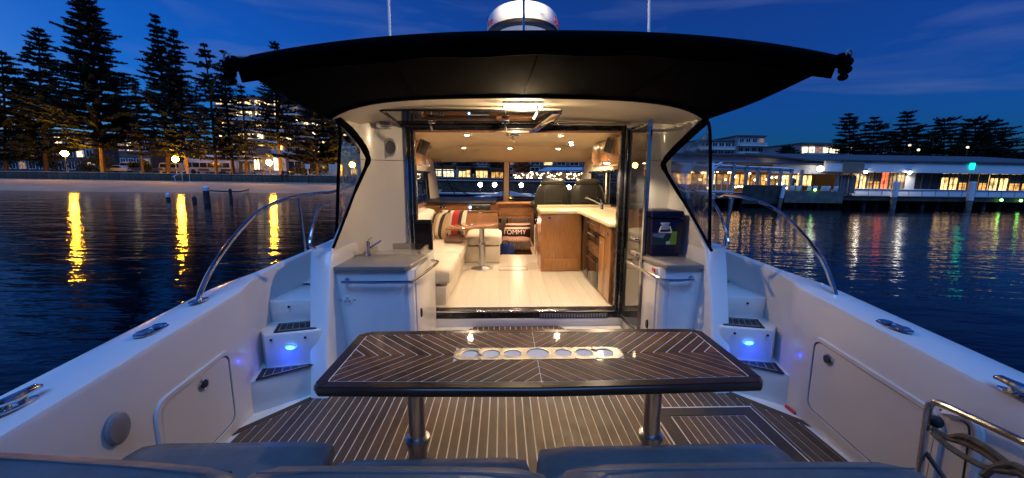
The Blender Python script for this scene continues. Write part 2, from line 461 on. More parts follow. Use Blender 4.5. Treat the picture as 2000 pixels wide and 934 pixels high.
# margin line of the port step and its mirror
PW = .0565
def deck_zone(poly):
    """cut a plank outline to the free deck: coamings, steps margin, cabinets, hatch"""
    for sx in (1, -1):
        f = (lambda p: p) if sx == 1 else (lambda p: [(mx(x), y) for x, y in p])
        p = f(poly)
        p = clip(p, -1, 0, 1.80)                                   # port coaming
        # diagonal margin from (-1.86,2.16) to (-1.50,2.62)
        nx_, ny_ = -.46, .36; c = nx_*(-1.86) + ny_*2.13
        p = clip(p, nx_, ny_, c)
        poly = f(p)
        if len(poly) < 3: return []
    return poly
HX0, HX1, HY0, HY1 = .83, 1.50, 1.35, 2.405
def put_plank(poly, z=.004, name='plank', m=deckwood, par=teak):
    if len(poly) < 3 or area2(poly) < .0006: return
    part(name, MB().ext([(x, y, -.001) for x, y in poly], (0, 0, z + .001)), m, par, smooth=False)
x = -1.80
while x < 1.72:
    a, b = x + .0042, x + PW - .0042
    base = [(a, -.3), (b, -.3), (b, 2.94), (a, 2.94)]
    if a > -.90 and b < 1.05: base = [(a, -.3), (b, -.3), (b, 3.90), (a, 3.90)]
    if b > HX0 - .012 and a < HX1 + .012:
        l_, r_ = max(a, HX0 - .011), min(b, HX1 + .011); ye = base[2][1]
        if l_ > a: put_plank(deck_zone([(a, -.3), (l_ - .002, -.3), (l_ - .002, ye), (a, ye)]))
        if r_ < b: put_plank(deck_zone([(r_ + .002, -.3), (b, -.3), (b, ye), (r_ + .002, ye)]))
        put_plank(deck_zone([(l_, HY1 + .012), (r_, HY1 + .012), (r_, ye), (l_, ye)]))
        put_plank(deck_zone([(l_, -.3), (r_, -.3), (r_, HY0 - .012), (l_, HY0 - .012)]))
    else:
        put_plank(deck_zone(base))
    x += PW
# margin boards along the diagonal step bases
for s in (0, 1):
    f = (lambda x: x) if s == 0 else mx
    m1 = [(-1.83, 2.186), (-1.83, 2.255), (-1.50, 2.677), (-1.50, 2.607)]
    put_plank([(f(a), b) for a, b in m1], name='margin_board')
# deck hatch: darker frame boards, white line, inner planks
hatch = holder('deck_hatch', yacht, 'planked deck hatch with dark border let into the deck on the right')
fw_ = .085
framewood = mat('hatch_frame_wood', (.040, .024, .014), .5, var=.15, vscale=4, grain=.2, gscale=20)
for nm, q in (('frame_board', (HX0, HX1, HY1 - fw_, HY1)), ('frame_board', (HX0, HX1, HY0, HY0 + fw_)), ('frame_board', (HX0, HX0 + fw_, HY0 + fw_ + .003, HY1 - fw_ - .003)), ('frame_board', (HX1 - fw_, HX1, HY0 + fw_ + .003, HY1 - fw_ - .003))):
    part(nm, MB().box(q[0], q[1], q[2], q[3], -.001, .0045), framewood, hatch, smooth=False)
for q in ((HX0 - .011, HX1 + .011, HY1 + .002, HY1 + .010), (HX0 - .011, HX0 - .003, HY0, HY1)):
    part('white_line', MB().box(q[0], q[1], q[2], q[3], -.001, .0052), caulk, hatch, smooth=False)
x0_, x1_ = HX0 + fw_ + .008, HX1 - fw_ - .008; npl = round((x1_ - x0_)/PW); pw_ = (x1_ - x0_)/npl
for k in range(npl):
    a, b = x0_ + k*pw_ + .004, x0_ + (k+1)*pw_ - .004
    put_plank([(a, HY0 + fw_ + .01), (b, HY0 + fw_ + .01), (b, HY1 - fw_ - .01), (a, HY1 - fw_ - .01)], par=hatch)

# ---- boarding steps each side
tread_line = mat('tread_line', (.20, .19, .17), .6)
bluelit = emis('blue_led', (.02, .18, 1.0), 1.6)
bluecore = emis('blue_led_core', (.10, .52, 1.0), 2.2)
for s in (0, 1):
    f = (lambda x: x) if s == 0 else mx
    P3 = lambda pts, z: [(f(a), b, z) for a, b in pts]
    low = [(-1.86, 2.40), (-1.515, 2.685), (-1.49, 2.72), (-1.49, 3.3), (-1.98, 3.3), (-1.98, 2.7)]
    st = part('boarding_step', MB().ext(P3(low, -.05), (0, 0, .275)), gel_in, yacht, bevel=.02)
    mid = [(-1.84, 2.60), (-1.80, 2.625), (-1.56, 2.675), (-1.50, 2.70), (-1.50, 3.3), (-1.98, 3.3), (-1.98, 2.76)]
    st2 = part('boarding_step', MB().ext(P3(mid, .2), (0, 0, .265)), gel_in, yacht, bevel=.012)
    top3 = [(-1.93, 2.86), (-1.50, 2.90), (-1.50, 3.6), (-1.98, 3.6), (-1.98, 2.9)]
    st3 = part('boarding_step', MB().ext(P3(top3, .45), (0, 0, .18)), gel_in, yacht, bevel=.012)
    def tread(poly, z, host, rib=True):
        c = Vector((sum(q[0] for q in poly)/len(poly), sum(q[1] for q in poly)/len(poly)))
        part('tread_mat', MB().ext(P3(poly, z), (0, 0, .006)), rubber, host, smooth=False)
        ins = [(c.x + (a - c.x)*.80, c.y + (b - c.y)*.74) for a, b in poly]
        mbl = MB()
        for (a, b), (c2, d2) in zip(ins, ins[1:] + ins[:1]):
            mbl.tube([(f(a), b, z + .006), (f(c2), d2, z + .006)], .0028, 4)
        for t in (.2, .4, .6, .8):
            p = Vector(ins[0]).lerp(Vector(ins[3]), t); q = Vector(ins[1]).lerp(Vector(ins[2]), t)
            mbl.tube([(f(p.x), p.y, z + .006), (f(q.x), q.y, z + .006)], .0025, 4)
        part('tread_line', mbl, tread_line, host)
    tread([(-1.815, 2.43), (-1.86, 2.585), (-1.56, 2.655), (-1.535, 2.64)], .226, st)
    tread([(-1.80, 2.645), (-1.86, 2.82), (-1.62, 2.88), (-1.535, 2.72)], .466, st2)
    # blue courtesy light on the riser
    lx = f(-1.685); ly = 2.645
    m_ = Matrix.Rotation(R_(90), 4, 'X') @ Matrix.Rotation(R_(12 if s == 0 else -12), 4, 'Y')
    cl = part('step_light', MB().lathe([(.034, 0), (.036, .006), (.030, .012), (.024, .012)], (lx, ly, .365), 16, m_ @ Matrix.Diagonal((1.1, .62, 1, 1))), bluelit, yacht)
    part('lens', MB().ball((lx, ly - .014, .362), .030, 12, 6, (1, .4, .42)), bluecore, cl)
    part('hood', MB().tube(smooth_path([(lx - .036, ly - .004, .372), (lx - .02, ly - .018, .388), (lx + .02, ly - .018, .388), (lx + .036, ly - .004, .372)], 4), .005, 6), white, cl)
    lamp('step_lamp', 'POINT', (lx, ly - .075, .30), .24, (.008, .05, 1.0), .012)
    for px_, py_, pz_ in ((-1.80, 2.612, .43), (-1.585, 2.655, .43), (-1.80, 2.868, .585)):
        part('fixing_cap', MB().lathe([(.009, -.004), (.009, .004), (.006, .006)], (f(px_), py_ - .004, pz_), 8, Matrix.Rotation(R_(90), 4, 'X')), rubber, yacht)

# ---- wings of the hardtop and the buttresses under them
for s in (0, 1):
    f = (lambda x: x) if s == 0 else mx
    wing = [(2.70, 0), (2.76, .30), (2.93, .88), (3.0, 1.0), (3.42, 1.32), (3.84, 1.66), (3.885, 1.715), (3.84, 1.765), (3.5, 1.92), (3.24, 2.02), (3.17, 2.10), (3.3, 2.24), (4.05, 2.24), (4.05, 0)]
    part('hardtop_wing', MB().ext([(f(-1.50), y, z) for y, z in wing], (f(-1.53) - f(-1.50), 0, 0)), gel_in, yacht, bevel=.010, seg=3)
    br = []
    for z, y, xi_, xo_ in ((-.01, 2.575, -1.425, -1.555), (.15, 2.61, -1.43, -1.56), (.30, 2.655, -1.44, -1.575), (.60, 2.785, -1.465, -1.61), (.88, 2.925, -1.487, -1.655), (.985, 2.985, -1.497, -1.67), (1.01, 3.02, -1.531, -1.668)):
        br.append([(f(a), b, z) for a, b in ((xi_ - .004, 3.5), (xi_, y + .02), (xi_ - .006, y + .005), (xi_ - .02, y), (xo_ + .02, y + .006), (xo_ + .006, y + .012), (xo_, y + .03), (xo_, 3.5))])
    part('buttress', MB().loft(br, closed=True, capends=True), gel, yacht, angle=50)
    bk = [(-1.501, 3.72), (-1.475, 3.76), (-1.40, 3.83), (-1.29, 3.89), (-1.126, 3.93), (-1.126, 4.03), (-1.45, 4.03)]
    part('bulkhead', MB().ext([(f(a), b, .0) for a, b in bk], (0, 0, 2.12)), gel_in, yacht, angle=50)
    seam = [(0, 0, 0), (f(-1.498), 3.72, 1.716), (f(-1.47), 3.757, 1.716), (f(-1.397), 3.826, 1.716), (f(-1.288), 3.885, 1.716), (f(-1.13), 3.926, 1.716)]
    part('panel_seam', MB().tube(seam[1:], .003, 5), grey, yacht)
    # bulkhead foot below the door sill
    # moulded groove beside the cabinet
    part('grab_groove', MB().tube(smooth_path([(f(-1.497), 3.0, .75), (f(-1.493), 2.87, .70), (f(-1.493), 2.84, .60), (f(-1.493), 2.80, .35), (f(-1.493), 2.76, .05)], 4), .008, 6), gel, yacht)
# ---- hardtop shell with arched aft edge and cream soffit
def arch(x, k=1.0):
    u = (x + .04) / 1.47
    return 2.14 - .04*u*u - .085*abs(u)**5*k
rows = []
for y, up in ((3.03, .0), (3.10, -.006), (3.5, -.012), (3.9, -.02), (4.05, -.02)):
    rows.append([(-.04 + 1.49*t, y + .17*abs(t)**7*max(0, 1 - (y - 3.03)/.9), arch(-.04 + 1.49*t, max(.35, 1 - (y - 3.03)/1.5)) + up) for t in [k/16 for k in range(-16, 17)]])
part('soffit', MB().slab(rows, (0, 0, .10)), cream, yacht)
rows = []
for y, up in ((3.05, .12), (4, .2), (6, .22), (7.8, .15), (8.4, .02)):
    rows.append([(-.04 + 1.55*t, y + .15*abs(t)**6, 2.13 - .05*t*t - .12*abs(t)**8 + up) for t in [k/10 for k in range(-10, 11)]])
part('hardtop', MB().slab(rows, (0, 0, .03)), gel, yacht)
# light strip under the soffit
strip = emis('strip_lamp', (1.0, .80, .50), 12.0)
sl = part('soffit_light', MB().box(-.17, .13, 3.14, 3.21, 2.082, 2.115), strip, yacht, bevel=.006)
part('lamp_base', MB().box(-.175, .135, 3.135, 3.23, 2.115, 2.135), white, sl)
lamp('soffit_lamp', 'POINT', (-.02, 3.20, 2.06), 26.0, (1.0, .70, .40), .04)
# speaker and lamp plate on the port bulkhead, small plate to starboard
spx = at(762, 288, Y=3.84)
bsp = part('bulkhead_speaker', MB().lathe([(.088, 0), (.088, .008), (.078, .014), (.066, .012), (.062, .006)], (spx.x, 3.855, spx.z), 28, Matrix.Rotation(R_(90), 4, 'X') @ Matrix.Rotation(R_(-26), 4, 'Y')), white, yacht)
part('grille', MB().lathe([(.002, .014), (.05, .012), (.063, .006)], (spx.x, 3.855, spx.z), 24, Matrix.Rotation(R_(90), 4, 'X') @ Matrix.Rotation(R_(-26), 4, 'Y'), caps=False), grey, bsp)
pc = at(749, 242, Y=3.80)
rz = Matrix.Rotation(R_(30), 4, 'Z')
vp = part('vent_plate', MB().obox((pc.x, 3.825, pc.z), (.15, .018, .075), rz), white, yacht, bevel=.006)
for k in range(7):
    part('slat', MB().obox(Vector((pc.x, 3.825, pc.z)) + rz.to_3x3() @ Vector((-.042 + k*.014, -.011, .006)), (.009, .008, .030), rz), grey, vp, smooth=False)
part('badge', MB().obox(Vector((pc.x, 3.825, pc.z)) + rz.to_3x3() @ Vector((0, -.010, -.024)), (.07, .006, .008), rz), grey, vp)
part('hook', MB().tube(smooth_path([at(1273, 253, Y=3.9), at(1278, 256, Y=3.86), at(1276, 262, Y=3.86), at(1270, 262, Y=3.88)], 3), .006, 6), steel, yacht)
part('hook', MB().tube(smooth_path([at(1285, 220, Y=3.6), at(1290, 218, Y=3.58), at(1298, 219, Y=3.58)], 3), .008, 6), grey, yacht)

# ---- black awning stretched aft from the hardtop
tipL, tipR = at(452, 128, Y=2.3), at(1648, 122, Y=2.3)
def aft_edge(t):                                   # t from -1 to 1
    x = (tipL.x + tipR.x)/2 + (tipR.x - tipL.x)/2*t
    return Vector((x, 2.3 + .05*abs(t)**3, tipL.z + (tipR.z - tipL.z)*(t+1)/2 + .125*(1 - abs(t)**2.3)))
rows = []
for k in range(7):
    w = k/6
    row = []
    for j in range(-16, 17):
        t = j/16
        a = Vector((-.04 + 1.50*t, 3.06 + .17*abs(t)**7, arch(-.04 + 1.50*t) + .004)); b = aft_edge(t)
        p = a.lerp(b, w); p.z -= .02*math.sin(math.pi*w) + .004*math.sin(j*1.9 + k)*w*(1-w)*4; row.append(p)
    rows.append(row)
awn = part('awning', MB().slab(rows, (0, 0, .012)), blackcanvas, yacht, label='black canvas sun awning stretched over the cockpit entrance')
for t_ in (-.5, 0, .5):
    sm = []
    for k in range(9):
        w = k/8; j = t_
        a = Vector((-.04 + 1.50*j, 3.06, arch(-.04 + 1.50*j) + .004)); p = a.lerp(aft_edge(j), w); p.z -= .02*math.sin(math.pi*w) + .002; sm.append(p)
    part('seam', MB().tube(sm, .0025, 5), blackcanvas, awn)
hem = [aft_edge(j/16) + Vector((0, -.01, .012)) for j in range(-16, 17)]
part('hem', MB().tube(hem, .034, 10), blackcanvas, awn)
part('valance', MB().slab([[p + Vector((0, .01, -.02)) for p in hem], [p + Vector((0, .035, -.085 - .006*math.sin(i*1.1))) for i, p in enumerate(hem)]], (0, .006, 0)), blackcanvas, awn)
att = [Vector((-.04 + 1.50*j/16, 3.025 + .17*abs(j/16)**7, arch(-.04 + 1.50*j/16) + .016)) for j in range(-16, 17)]
part('attachment_strip', MB().tube(att, .026, 6), blackcanvas, awn)
for s, tip in ((-1, tipL), (1, tipR)):
    kn = MB()
    for q, r in (((0, 0, 0), .045), ((s*.012, .0, -.04), .034), ((s*.005, .0, -.08), .026), ((-s*.012, 0, .02), .04)):
        kn.ball(tip + Vector(q), r, 8, 6, (1, 1, .8))
    part('corner_tie', kn, blackcanvas, awn)
    part('corner_ring', MB().tube([tip + Vector((s*.0, -.03, .03)) + Vector((math.cos(a)*.018, 0, math.sin(a)*.03)) for a in [k*math.pi/5 for k in range(10)]], .005, 6, closed=True), grey, awn)
part('awning_pole', MB().tube([tipL + Vector((.02, 0, .045)), tipL + Vector((.23, .06, .058))], .009, 8), grey, awn)
ct = at(1500, 123, Y=2.4)
part('stitch_patch', MB().tube(smooth_path([ct + Vector((0, -.04, .02)), ct + Vector((-.015, -.045, -.01)), ct + Vector((.01, -.045, -.015)), ct + Vector((-.005, -.045, -.04))], 3), .0025, 5), grey, awn)

# ---- clear side curtains with black bindings
for s in (0, 1):
    if s == 0: pA, pB, pC, pT, xp = (665, 262), (716, 317), (668, 418), (660, 233), -1.545
    else:      pA, pB, pC, pT, xp = (1386, 252), (1300, 326), (1386, 480), (1378, 235), 1.465
    A, B, Cc, T = (at(*q, X=xp) for q in (pA, pB, pC, pT))
    if s == 0: Cc = at(657, 462, X=-1.54)
    foot = at(651, 484, X=-1.56) if s == 0 else at(1390, 490, X=1.48)
    rows = []
    for i in range(9):
        w = i/8
        l, r = A.lerp(Cc, w), (A.lerp(B, w/.45) if w < .45 else B.lerp(Cc, (w - .45)/.55))
        rows.append([l.lerp(r, j/6) + Vector((.006*math.sin(j*1.7 + i*1.3), 0, 0)) for j in range(7)])
    cu = part('side_curtain', MB().loft(rows), clearv, yacht, label='clear vinyl side curtain with black zip binding')
    part('binding', MB().tube(smooth_path([T, A, A.lerp(Cc, .35) + Vector((0, -.01, 0)), Cc, foot], 5), [.014]*21, 6), blackcanvas, cu)
    if s == 0: bpx, bx = ((660, 233), (684, 254), (706, 281), (717, 303), (718, 318), (697, 366), (677, 418), (651, 484)), -1.488
    else: bpx, bx = ((1378, 237), (1350, 262), (1318, 292), (1300, 313), (1297, 328), (1325, 377), (1355, 427), (1390, 490)), 1.408
    off = Vector((.052 if s == 0 else -.052, 0, 0))
    band = [T + off, A.lerp(B, .5) + off + Vector((0, 0.0, .05)), B + off + Vector((0, .02, .03)), B + off + Vector((0, .02, 0)), B.lerp(Cc, .5) + off, Cc + off, foot + off]
    bp_ = smooth_path([(at(*q, X=bx) if at(*q, X=bx).y < 3.62 else at(*q, Y=3.62)) for q in bpx], 4)
    part('zip_band', MB().tube(bp_, [.030]*4 + [.032]*8 + [.026]*5 + [.017]*4 + [.012]*8, 6), blackcanvas, cu)
# ---- door frame, header, sill
fr0, fr1, ZB, ZT = -1.122, 1.065, .17, 2.0
part('door_sill', MB().box(fr0 - .01, fr1 + .01, 3.90, 4.03, -.01, .085), gel_in, yacht, bevel=.006)
part('sill_track', MB().box(fr0, fr1, 3.915, 4.04, .085, .165), blackframe, yacht, bevel=.005)
part('sill_trim', MB().box(fr0, fr1, 3.905, 3.925, .155, .172), steel, yacht, bevel=.003)
gr = part('sill_grille', MB().box(.20, .92, 3.895, 3.914, .098, .142), darkgrey, yacht)
for k in range(24):
    part('fin', MB().box(.215 + k*.0292, .228 + k*.0292, 3.889, 3.896, .102, .138), grey, gr, smooth=False)
hd = part('door_header', MB().box(fr0, fr1, 3.93, 4.03, 2.005, 2.06), blackframe, yacht, bevel=.006)
part('header_trim', MB().box(fr0, fr1, 3.918, 3.932, 1.985, 2.003), cherryd, hd)
part('header_rail', MB().box(fr0, fr1, 3.90, 3.93, 2.063, 2.08), steel, hd, bevel=.004)
for x0, x1, m_ in ((fr0 - .003, fr0 + .016, steel), (fr0 + .018, fr0 + .042, blackframe), (fr0 + .044, fr0 + .054, steel), (fr0 + .056, fr0 + .078, blackframe)):
    part('door_jamb', MB().box(x0, x1, 3.90, 4.0, .16, 2.03), m_, yacht, bevel=.003)
for x0, x1, m_ in ((fr1 - .075, fr1 - .035, blackframe), (fr1 - .033, fr1 - .012, steel), (fr1 - .010, fr1 + .01, blackframe)):
    part('door_jamb', MB().box(x0, x1, 3.90, 4.0, .16, 2.03), m_, yacht, bevel=.003)
# low fixed panel to port under the raised window
lp = part('low_screen', MB().box(-1.06, -.905, 3.86, 3.89, .16, 1.10), oven, yacht, label='low dark glass screen beside the door')
part('frame', MB().box(-1.065, -.89, 3.85, 3.90, 1.10, 1.135), blackframe, lp, bevel=.004)
part('frame', MB().box(-.905, -.885, 3.85, 3.90, .10, 1.10), blackframe, lp, bevel=.003)
# awning window hinged up under the soffit
wx0, wx1 = -1.16, .30
aw = holder('raised_window', yacht, 'dark glass hatch window hinged up beneath the soffit')
Wp = lambda u, v, d=0: Vector((wx0 + (wx1 - wx0)*u, 3.90 - .62*v, 2.05 + .035*v + d))
part('pane', MB().add([Wp(.02, .03), Wp(.98, .03), Wp(.98, .97), Wp(.02, .97)], [(0, 1, 2, 3)]), glass('window_glass', (.25, .28, .30), ior=2.2), aw)
for a, b, r in ((Wp(0, 0), Wp(0, 1), .012), (Wp(0, 1), Wp(1, 1), .009), (Wp(1, 1), Wp(1, 0), .009), (Wp(0, 0, -.005), Wp(1, 0, -.005), .02), (Wp(0, .25), Wp(1, .25), .008)):
    part('frame', MB().tube([a, b], r, 6), blackframe, aw)
for u in (.24, .69):
    c = Wp(u, .48, -.012)
    la = part('latch', MB().box(c.x - .035, c.x + .035, c.y - .05, c.y + .03, c.z - .012, c.z), blackframe, aw, bevel=.004)
    part('latch_handle', MB().tube([c + Vector((-.006, -.02, -.01)), c + Vector((-.002, -.03, -.055)), c + Vector((.002, .01, -.085))], [.008, .010, .012], 8), steel, aw)
    part('latch_bar', MB().tube([c + Vector((-.03, -.0, -.02)), c + Vector((.03, 0, -.02))], .008, 8), steel, aw)
q0, q1 = Wp(.975, .93, -.015), Vector((.105, 3.90, 1.985))
dv = q1 - q0
part('stay_bracket', MB().slab([[q0 + Vector((-.03, 0, 0)), q0 + Vector((.05, 0, 0))], [q1 + Vector((-.03, 0, 0)), q1 + Vector((.05, 0, 0))]], (0, 0, .03)), steel, aw, bevel=.004)
part('stay_rod', MB().tube([Vector((.09, 3.12, 2.10)), Vector((.095, 3.15, 2.05)), Vector((.08, 3.30, 2.03))], .011, 8), white, aw)
part('curtain_rail', MB().tube([at(748, 208, Y=3.25), at(1095, 214, Y=3.25)], .007, 6), cream, yacht)
# hinged glass door standing open to starboard
dr = holder('glass_door', yacht, 'tinted glass door with steel frame standing open on the right')
hx, hy, ex, ey = fr1 - .02, 3.91, 1.065, 3.36
zb, zt = .10, 2.03
DP = lambda t, z, o=0: Vector((hx + (ex - hx)*t + o, hy + (ey - hy)*t, z))
part('pane', MB().add([DP(.06, zb + .05), DP(.94, zb + .05), DP(.94, zt - .04), DP(.06, zt - .04)], [(0, 1, 2, 3)]), doorg, dr)
for a, b, w_, m_ in ((DP(0, zb), DP(0, zt), .034, blackframe), (DP(1, zb), DP(1, zt), .04, steel), (DP(0, zb + .02), DP(1, zb + .02), .03, blackframe), (DP(0, zt - .02), DP(1, zt - .02), .02, blackframe)):
    part('frame', MB().tube([a, b], w_*.6, 4 if m_ is blackframe else 8), m_, dr)
hn = DP(.88, 1.0)
part('handle', MB().tube([hn + Vector((-.02, 0, 0)), hn + Vector((-.05, .0, 0)), hn + Vector((-.06, .10, .004))], .010, 8), steel, dr)
part('handle', MB().tube([hn + Vector((.02, 0, 0)), hn + Vector((.055, 0, 0)), hn + Vector((.06, .06, 0))], .009, 8), steel, dr)
part('lock', MB().lathe([(.018, -.03), (.018, .03), (.010, .036)], hn + Vector((-.01, .02, -.15)), 12, Matrix.Rotation(R_(90), 4, 'Y')), steel, dr)

# ---- hatches, fittings on the coamings
def wall_frame(side, y):                           # point on the inner coaming wall
    return interp(INN, y) if side == 0 else mx(interp(INN, y))
def coaming_hatch(side, y0, y1, z0, z1, latch_yz, r=.07):
    sg = 1 if side == 0 else -1
    W2 = lambda y, z, d: Vector((wall_frame(side, y) + sg*d, y, z + .09*(y - (y0+y1)/2)))
    oc = rrect(y1 - y0, z1 - z0, r, 5); cy, cz = (y0+y1)/2, (z0+z1)/2
    inn = rrect(y1 - y0 - .05, z1 - z0 - .05, r*.75, 5); inn2 = rrect(y1 - y0 - .064, z1 - z0 - .064, r*.72, 5)
    rim = MB()
    a = [W2(cy+p, cz+q, -.004) for p, q in oc]; b = [W2(cy+p, cz+q, .014) for p, q in [(u*.992, v*.985) for u, v in oc]]
    c = [W2(cy+p, cz+q, .014) for p, q in inn]; d = [W2(cy+p, cz+q, -.004) for p, q in inn]
    rim.loft([a, b, c, d], closed=True)
    h = part('locker_hatch', rim, gel_in, yacht)
    pan = MB(); e = [W2(cy+p, cz+q, -.004) for p, q in inn2]; g = [W2(cy+p, cz+q, .009) for p, q in inn2]
    pan.loft([e, g], closed=True); n = len(g); pan.add(g, [tuple(range(n))])
    part('door_panel', pan, gel_in, h)
    gap = [W2(cy+p, cz+q, .004) for p, q in rrect(y1 - y0 - .057, z1 - z0 - .057, r*.74, 5)]
    part('seal', MB().tube(gap, .0045, 5, closed=True), rubber, h)
    ly, lz = latch_yz
    c = W2(ly, lz, .010)
    lt = part('latch', MB().lathe([(.034, 0), (.034, .006), (.026, .010), (.022, .006)], c, 18, Matrix.Rotation(R_(90*sg), 4, 'Y')), steel, h)
    part('latch', MB().lathe([(.020, .004), (.020, .012), (.012, .014)], c, 14, Matrix.Rotation(R_(90*sg), 4, 'Y')), rubber, h)
coaming_hatch(0, 1.72, 2.26, .03, .52, (2.02, .43))
coaming_hatch(1, 1.50, 2.26, .06, .56, (2.12, .465))
pl = at(222, 843, X=-1.815)
part('oval_cap', MB().lathe([(.062, 0), (.060, .012), (.052, .018)], (-1.822, pl.y + .02, pl.z), 24, Matrix.Rotation(R_(90), 4, 'Y') @ Matrix.Diagonal((1.15, .85, 1, 1))), grey, yacht, label='grey oval plastic cover on the left coaming')
rl = at(1545, 803, X=1.752)
part('red_label', MB().box(1.744, 1.7535, rl.y - .04, rl.y + .05, rl.z - .012, rl.z + .016), redm, yacht)
def cleat(p, ln, side, rot):
    m_ = Matrix.Translation(p) @ Matrix.Rotation(R_(rot), 4, 'Z')
    b = MB(); 
    prof = [m_ @ Vector((x_, 0, 0)) for x_ in (-ln, -ln*.8, -ln*.3, 0, ln*.3, ln*.8, ln)]
    for i, q in enumerate(prof): q.z += (.032, .038, .034, .032, .034, .038, .032)[i]
    b.tube(prof, [.008, .013, .016, .018, .016, .013, .008], 10)
    for k in (-.3, .3): b.lathe([(.018, 0), (.013, .018), (.013, .034)], m_ @ Vector((ln*k, 0, .0)), 10)
    base = MB().lathe([(ln*.85, 0), (ln*.85, .006), (ln*.7, .009)], (0, 0, 0), 20)
    base.v = [m_ @ Vector((v.x, v.y*.32, v.z)) for v in base.v]
    c = part('mooring_cleat', base, steel, yacht)
    part('horn', b, steel, c)
for q, side in (((30, 795), 0), ((297, 646), 0), ((1745, 638), 1), ((1995, 775), 1)):
    zz = .74 if q[0] in (30, 1995) else .815
    p = at(*q, Z=zz); zt_ = interp(TOP, p.y)
    p = at(*q, Z=zt_ + .008)
    if q[0] in (30, 1995): cleat(p, .085, side, 90)
    else:
        c = MB().lathe([(.075, 0), (.075, .006), (.06, .009), (.045, .004)], (0, 0, 0), 22)
        c.v = [p + Vector((v.x*.62, v.y*1.25, v.z)) for v in c.v]
        fl = part('deck_fitting', c, steel, yacht)
        for dy in (-.045, .045): part('filler_cap', MB().lathe([(.03, .006), (.03, .014), (.012, .016)], p + Vector((0, dy, 0)), 14), steel, fl)

# ---- steel hand rails
for s in (0, 1):
    if s == 0: px, post, X_ = [(388,588),(392,570),(412,528),(445,478),(490,428),(530,400),(583,383),(625,377),(664,371)], [(597,494),(583,385)], -1.96
    else:      px, post, X_ = [(1632,583),(1628,562),(1606,508),(1570,460),(1532,422),(1495,400),(1452,386),(1418,381),(1378,379)], [(1410,497),(1432,385)], 1.88
    pts = [at(*q, X=X_) for q in px]
    pts += [Vector((X_*.99, 6.0, 1.62)), Vector((X_*.9, 7.6, 1.68)), Vector((X_*.55, 9.8, 1.72))]
    rr = part('hand_rail', MB().tube(smooth_path(pts, 6), .0145, 10), steel, yacht, label='curved stainless hand rail rising from the gunwale')
    a, b = at(*post[0], X=X_), at(*post[1], X=X_)
    part('rail_post', MB().tube([a, b], .012, 8), steel, rr)
    for y_ in (6.0, 7.6):
        top_ = interp([(6.0, 1.62), (7.6, 1.68)], y_)
        part('rail_post', MB().tube([(X_*(.97 if y_ == 6 else .86), y_, interp(TOP, y_)), (X_*(.99 if y_ == 6 else .9), y_, top_)], .012, 8), steel, rr)
    p0 = pts[0]
    bs = MB().lathe([(.05, 0), (.05, .006), (.02, .012)], (0, 0, 0), 16); bs.v = [p0 + Vector((v.x*.7, v.y*1.3, v.z)) for v in bs.v]
    part('rail_base', bs, steel, rr)
    f = (lambda x: x) if s == 0 else mx
    part('grab_handle', MB().tube(smooth_path([(f(-1.60), 2.93, 1.02), (f(-1.60), 2.86, 1.05), (f(-1.61), 2.90, 1.12), (f(-1.63), 3.05, 1.26), (f(-1.63), 3.16, 1.34), (f(-1.60), 3.2, 1.33)], 5), .011, 8), steel, yacht)

# ================================================================== CABIN SHELL (part of the yacht)
XW0, XW1 = -1.64, 1.56
fl = holder('cabin_floor', yacht, 'pale planked cabin floor')
x = XW0
k = 0
while x < XW1:
    w_ = .118
    if -.30 < x + w_/2 < .40: ys = ((4.04, 5.3), (5.303, 6.92))
    else: ys = ((4.04, 4.04 + 1.3 + .4*((k*7) % 3)), (4.043 + 1.3 + .4*((k*7) % 3), 8.0))
    for a, b in ys: part('floor_board', MB().box(x + .0008, x + w_ - .0008, a, b, .13, .17), cabfloor, fl, smooth=False)
    x += w_; k += 1
part('floor_hatch', MB().box(-.24, .19, 5.72, 5.96, .165, .1725), cabfloor, fl)
o_ = MB()
for a, b in (((-.24, 5.72), (.19, 5.72)), ((.19, 5.72), (.19, 5.96)), ((.19, 5.96), (-.24, 5.96)), ((-.24, 5.96), (-.24, 5.72))):
    o_.tube([(a[0], a[1], .1725), (b[0], b[1], .1725)], .004, 4)
part('hatch_edge', o_, cherryd, fl)
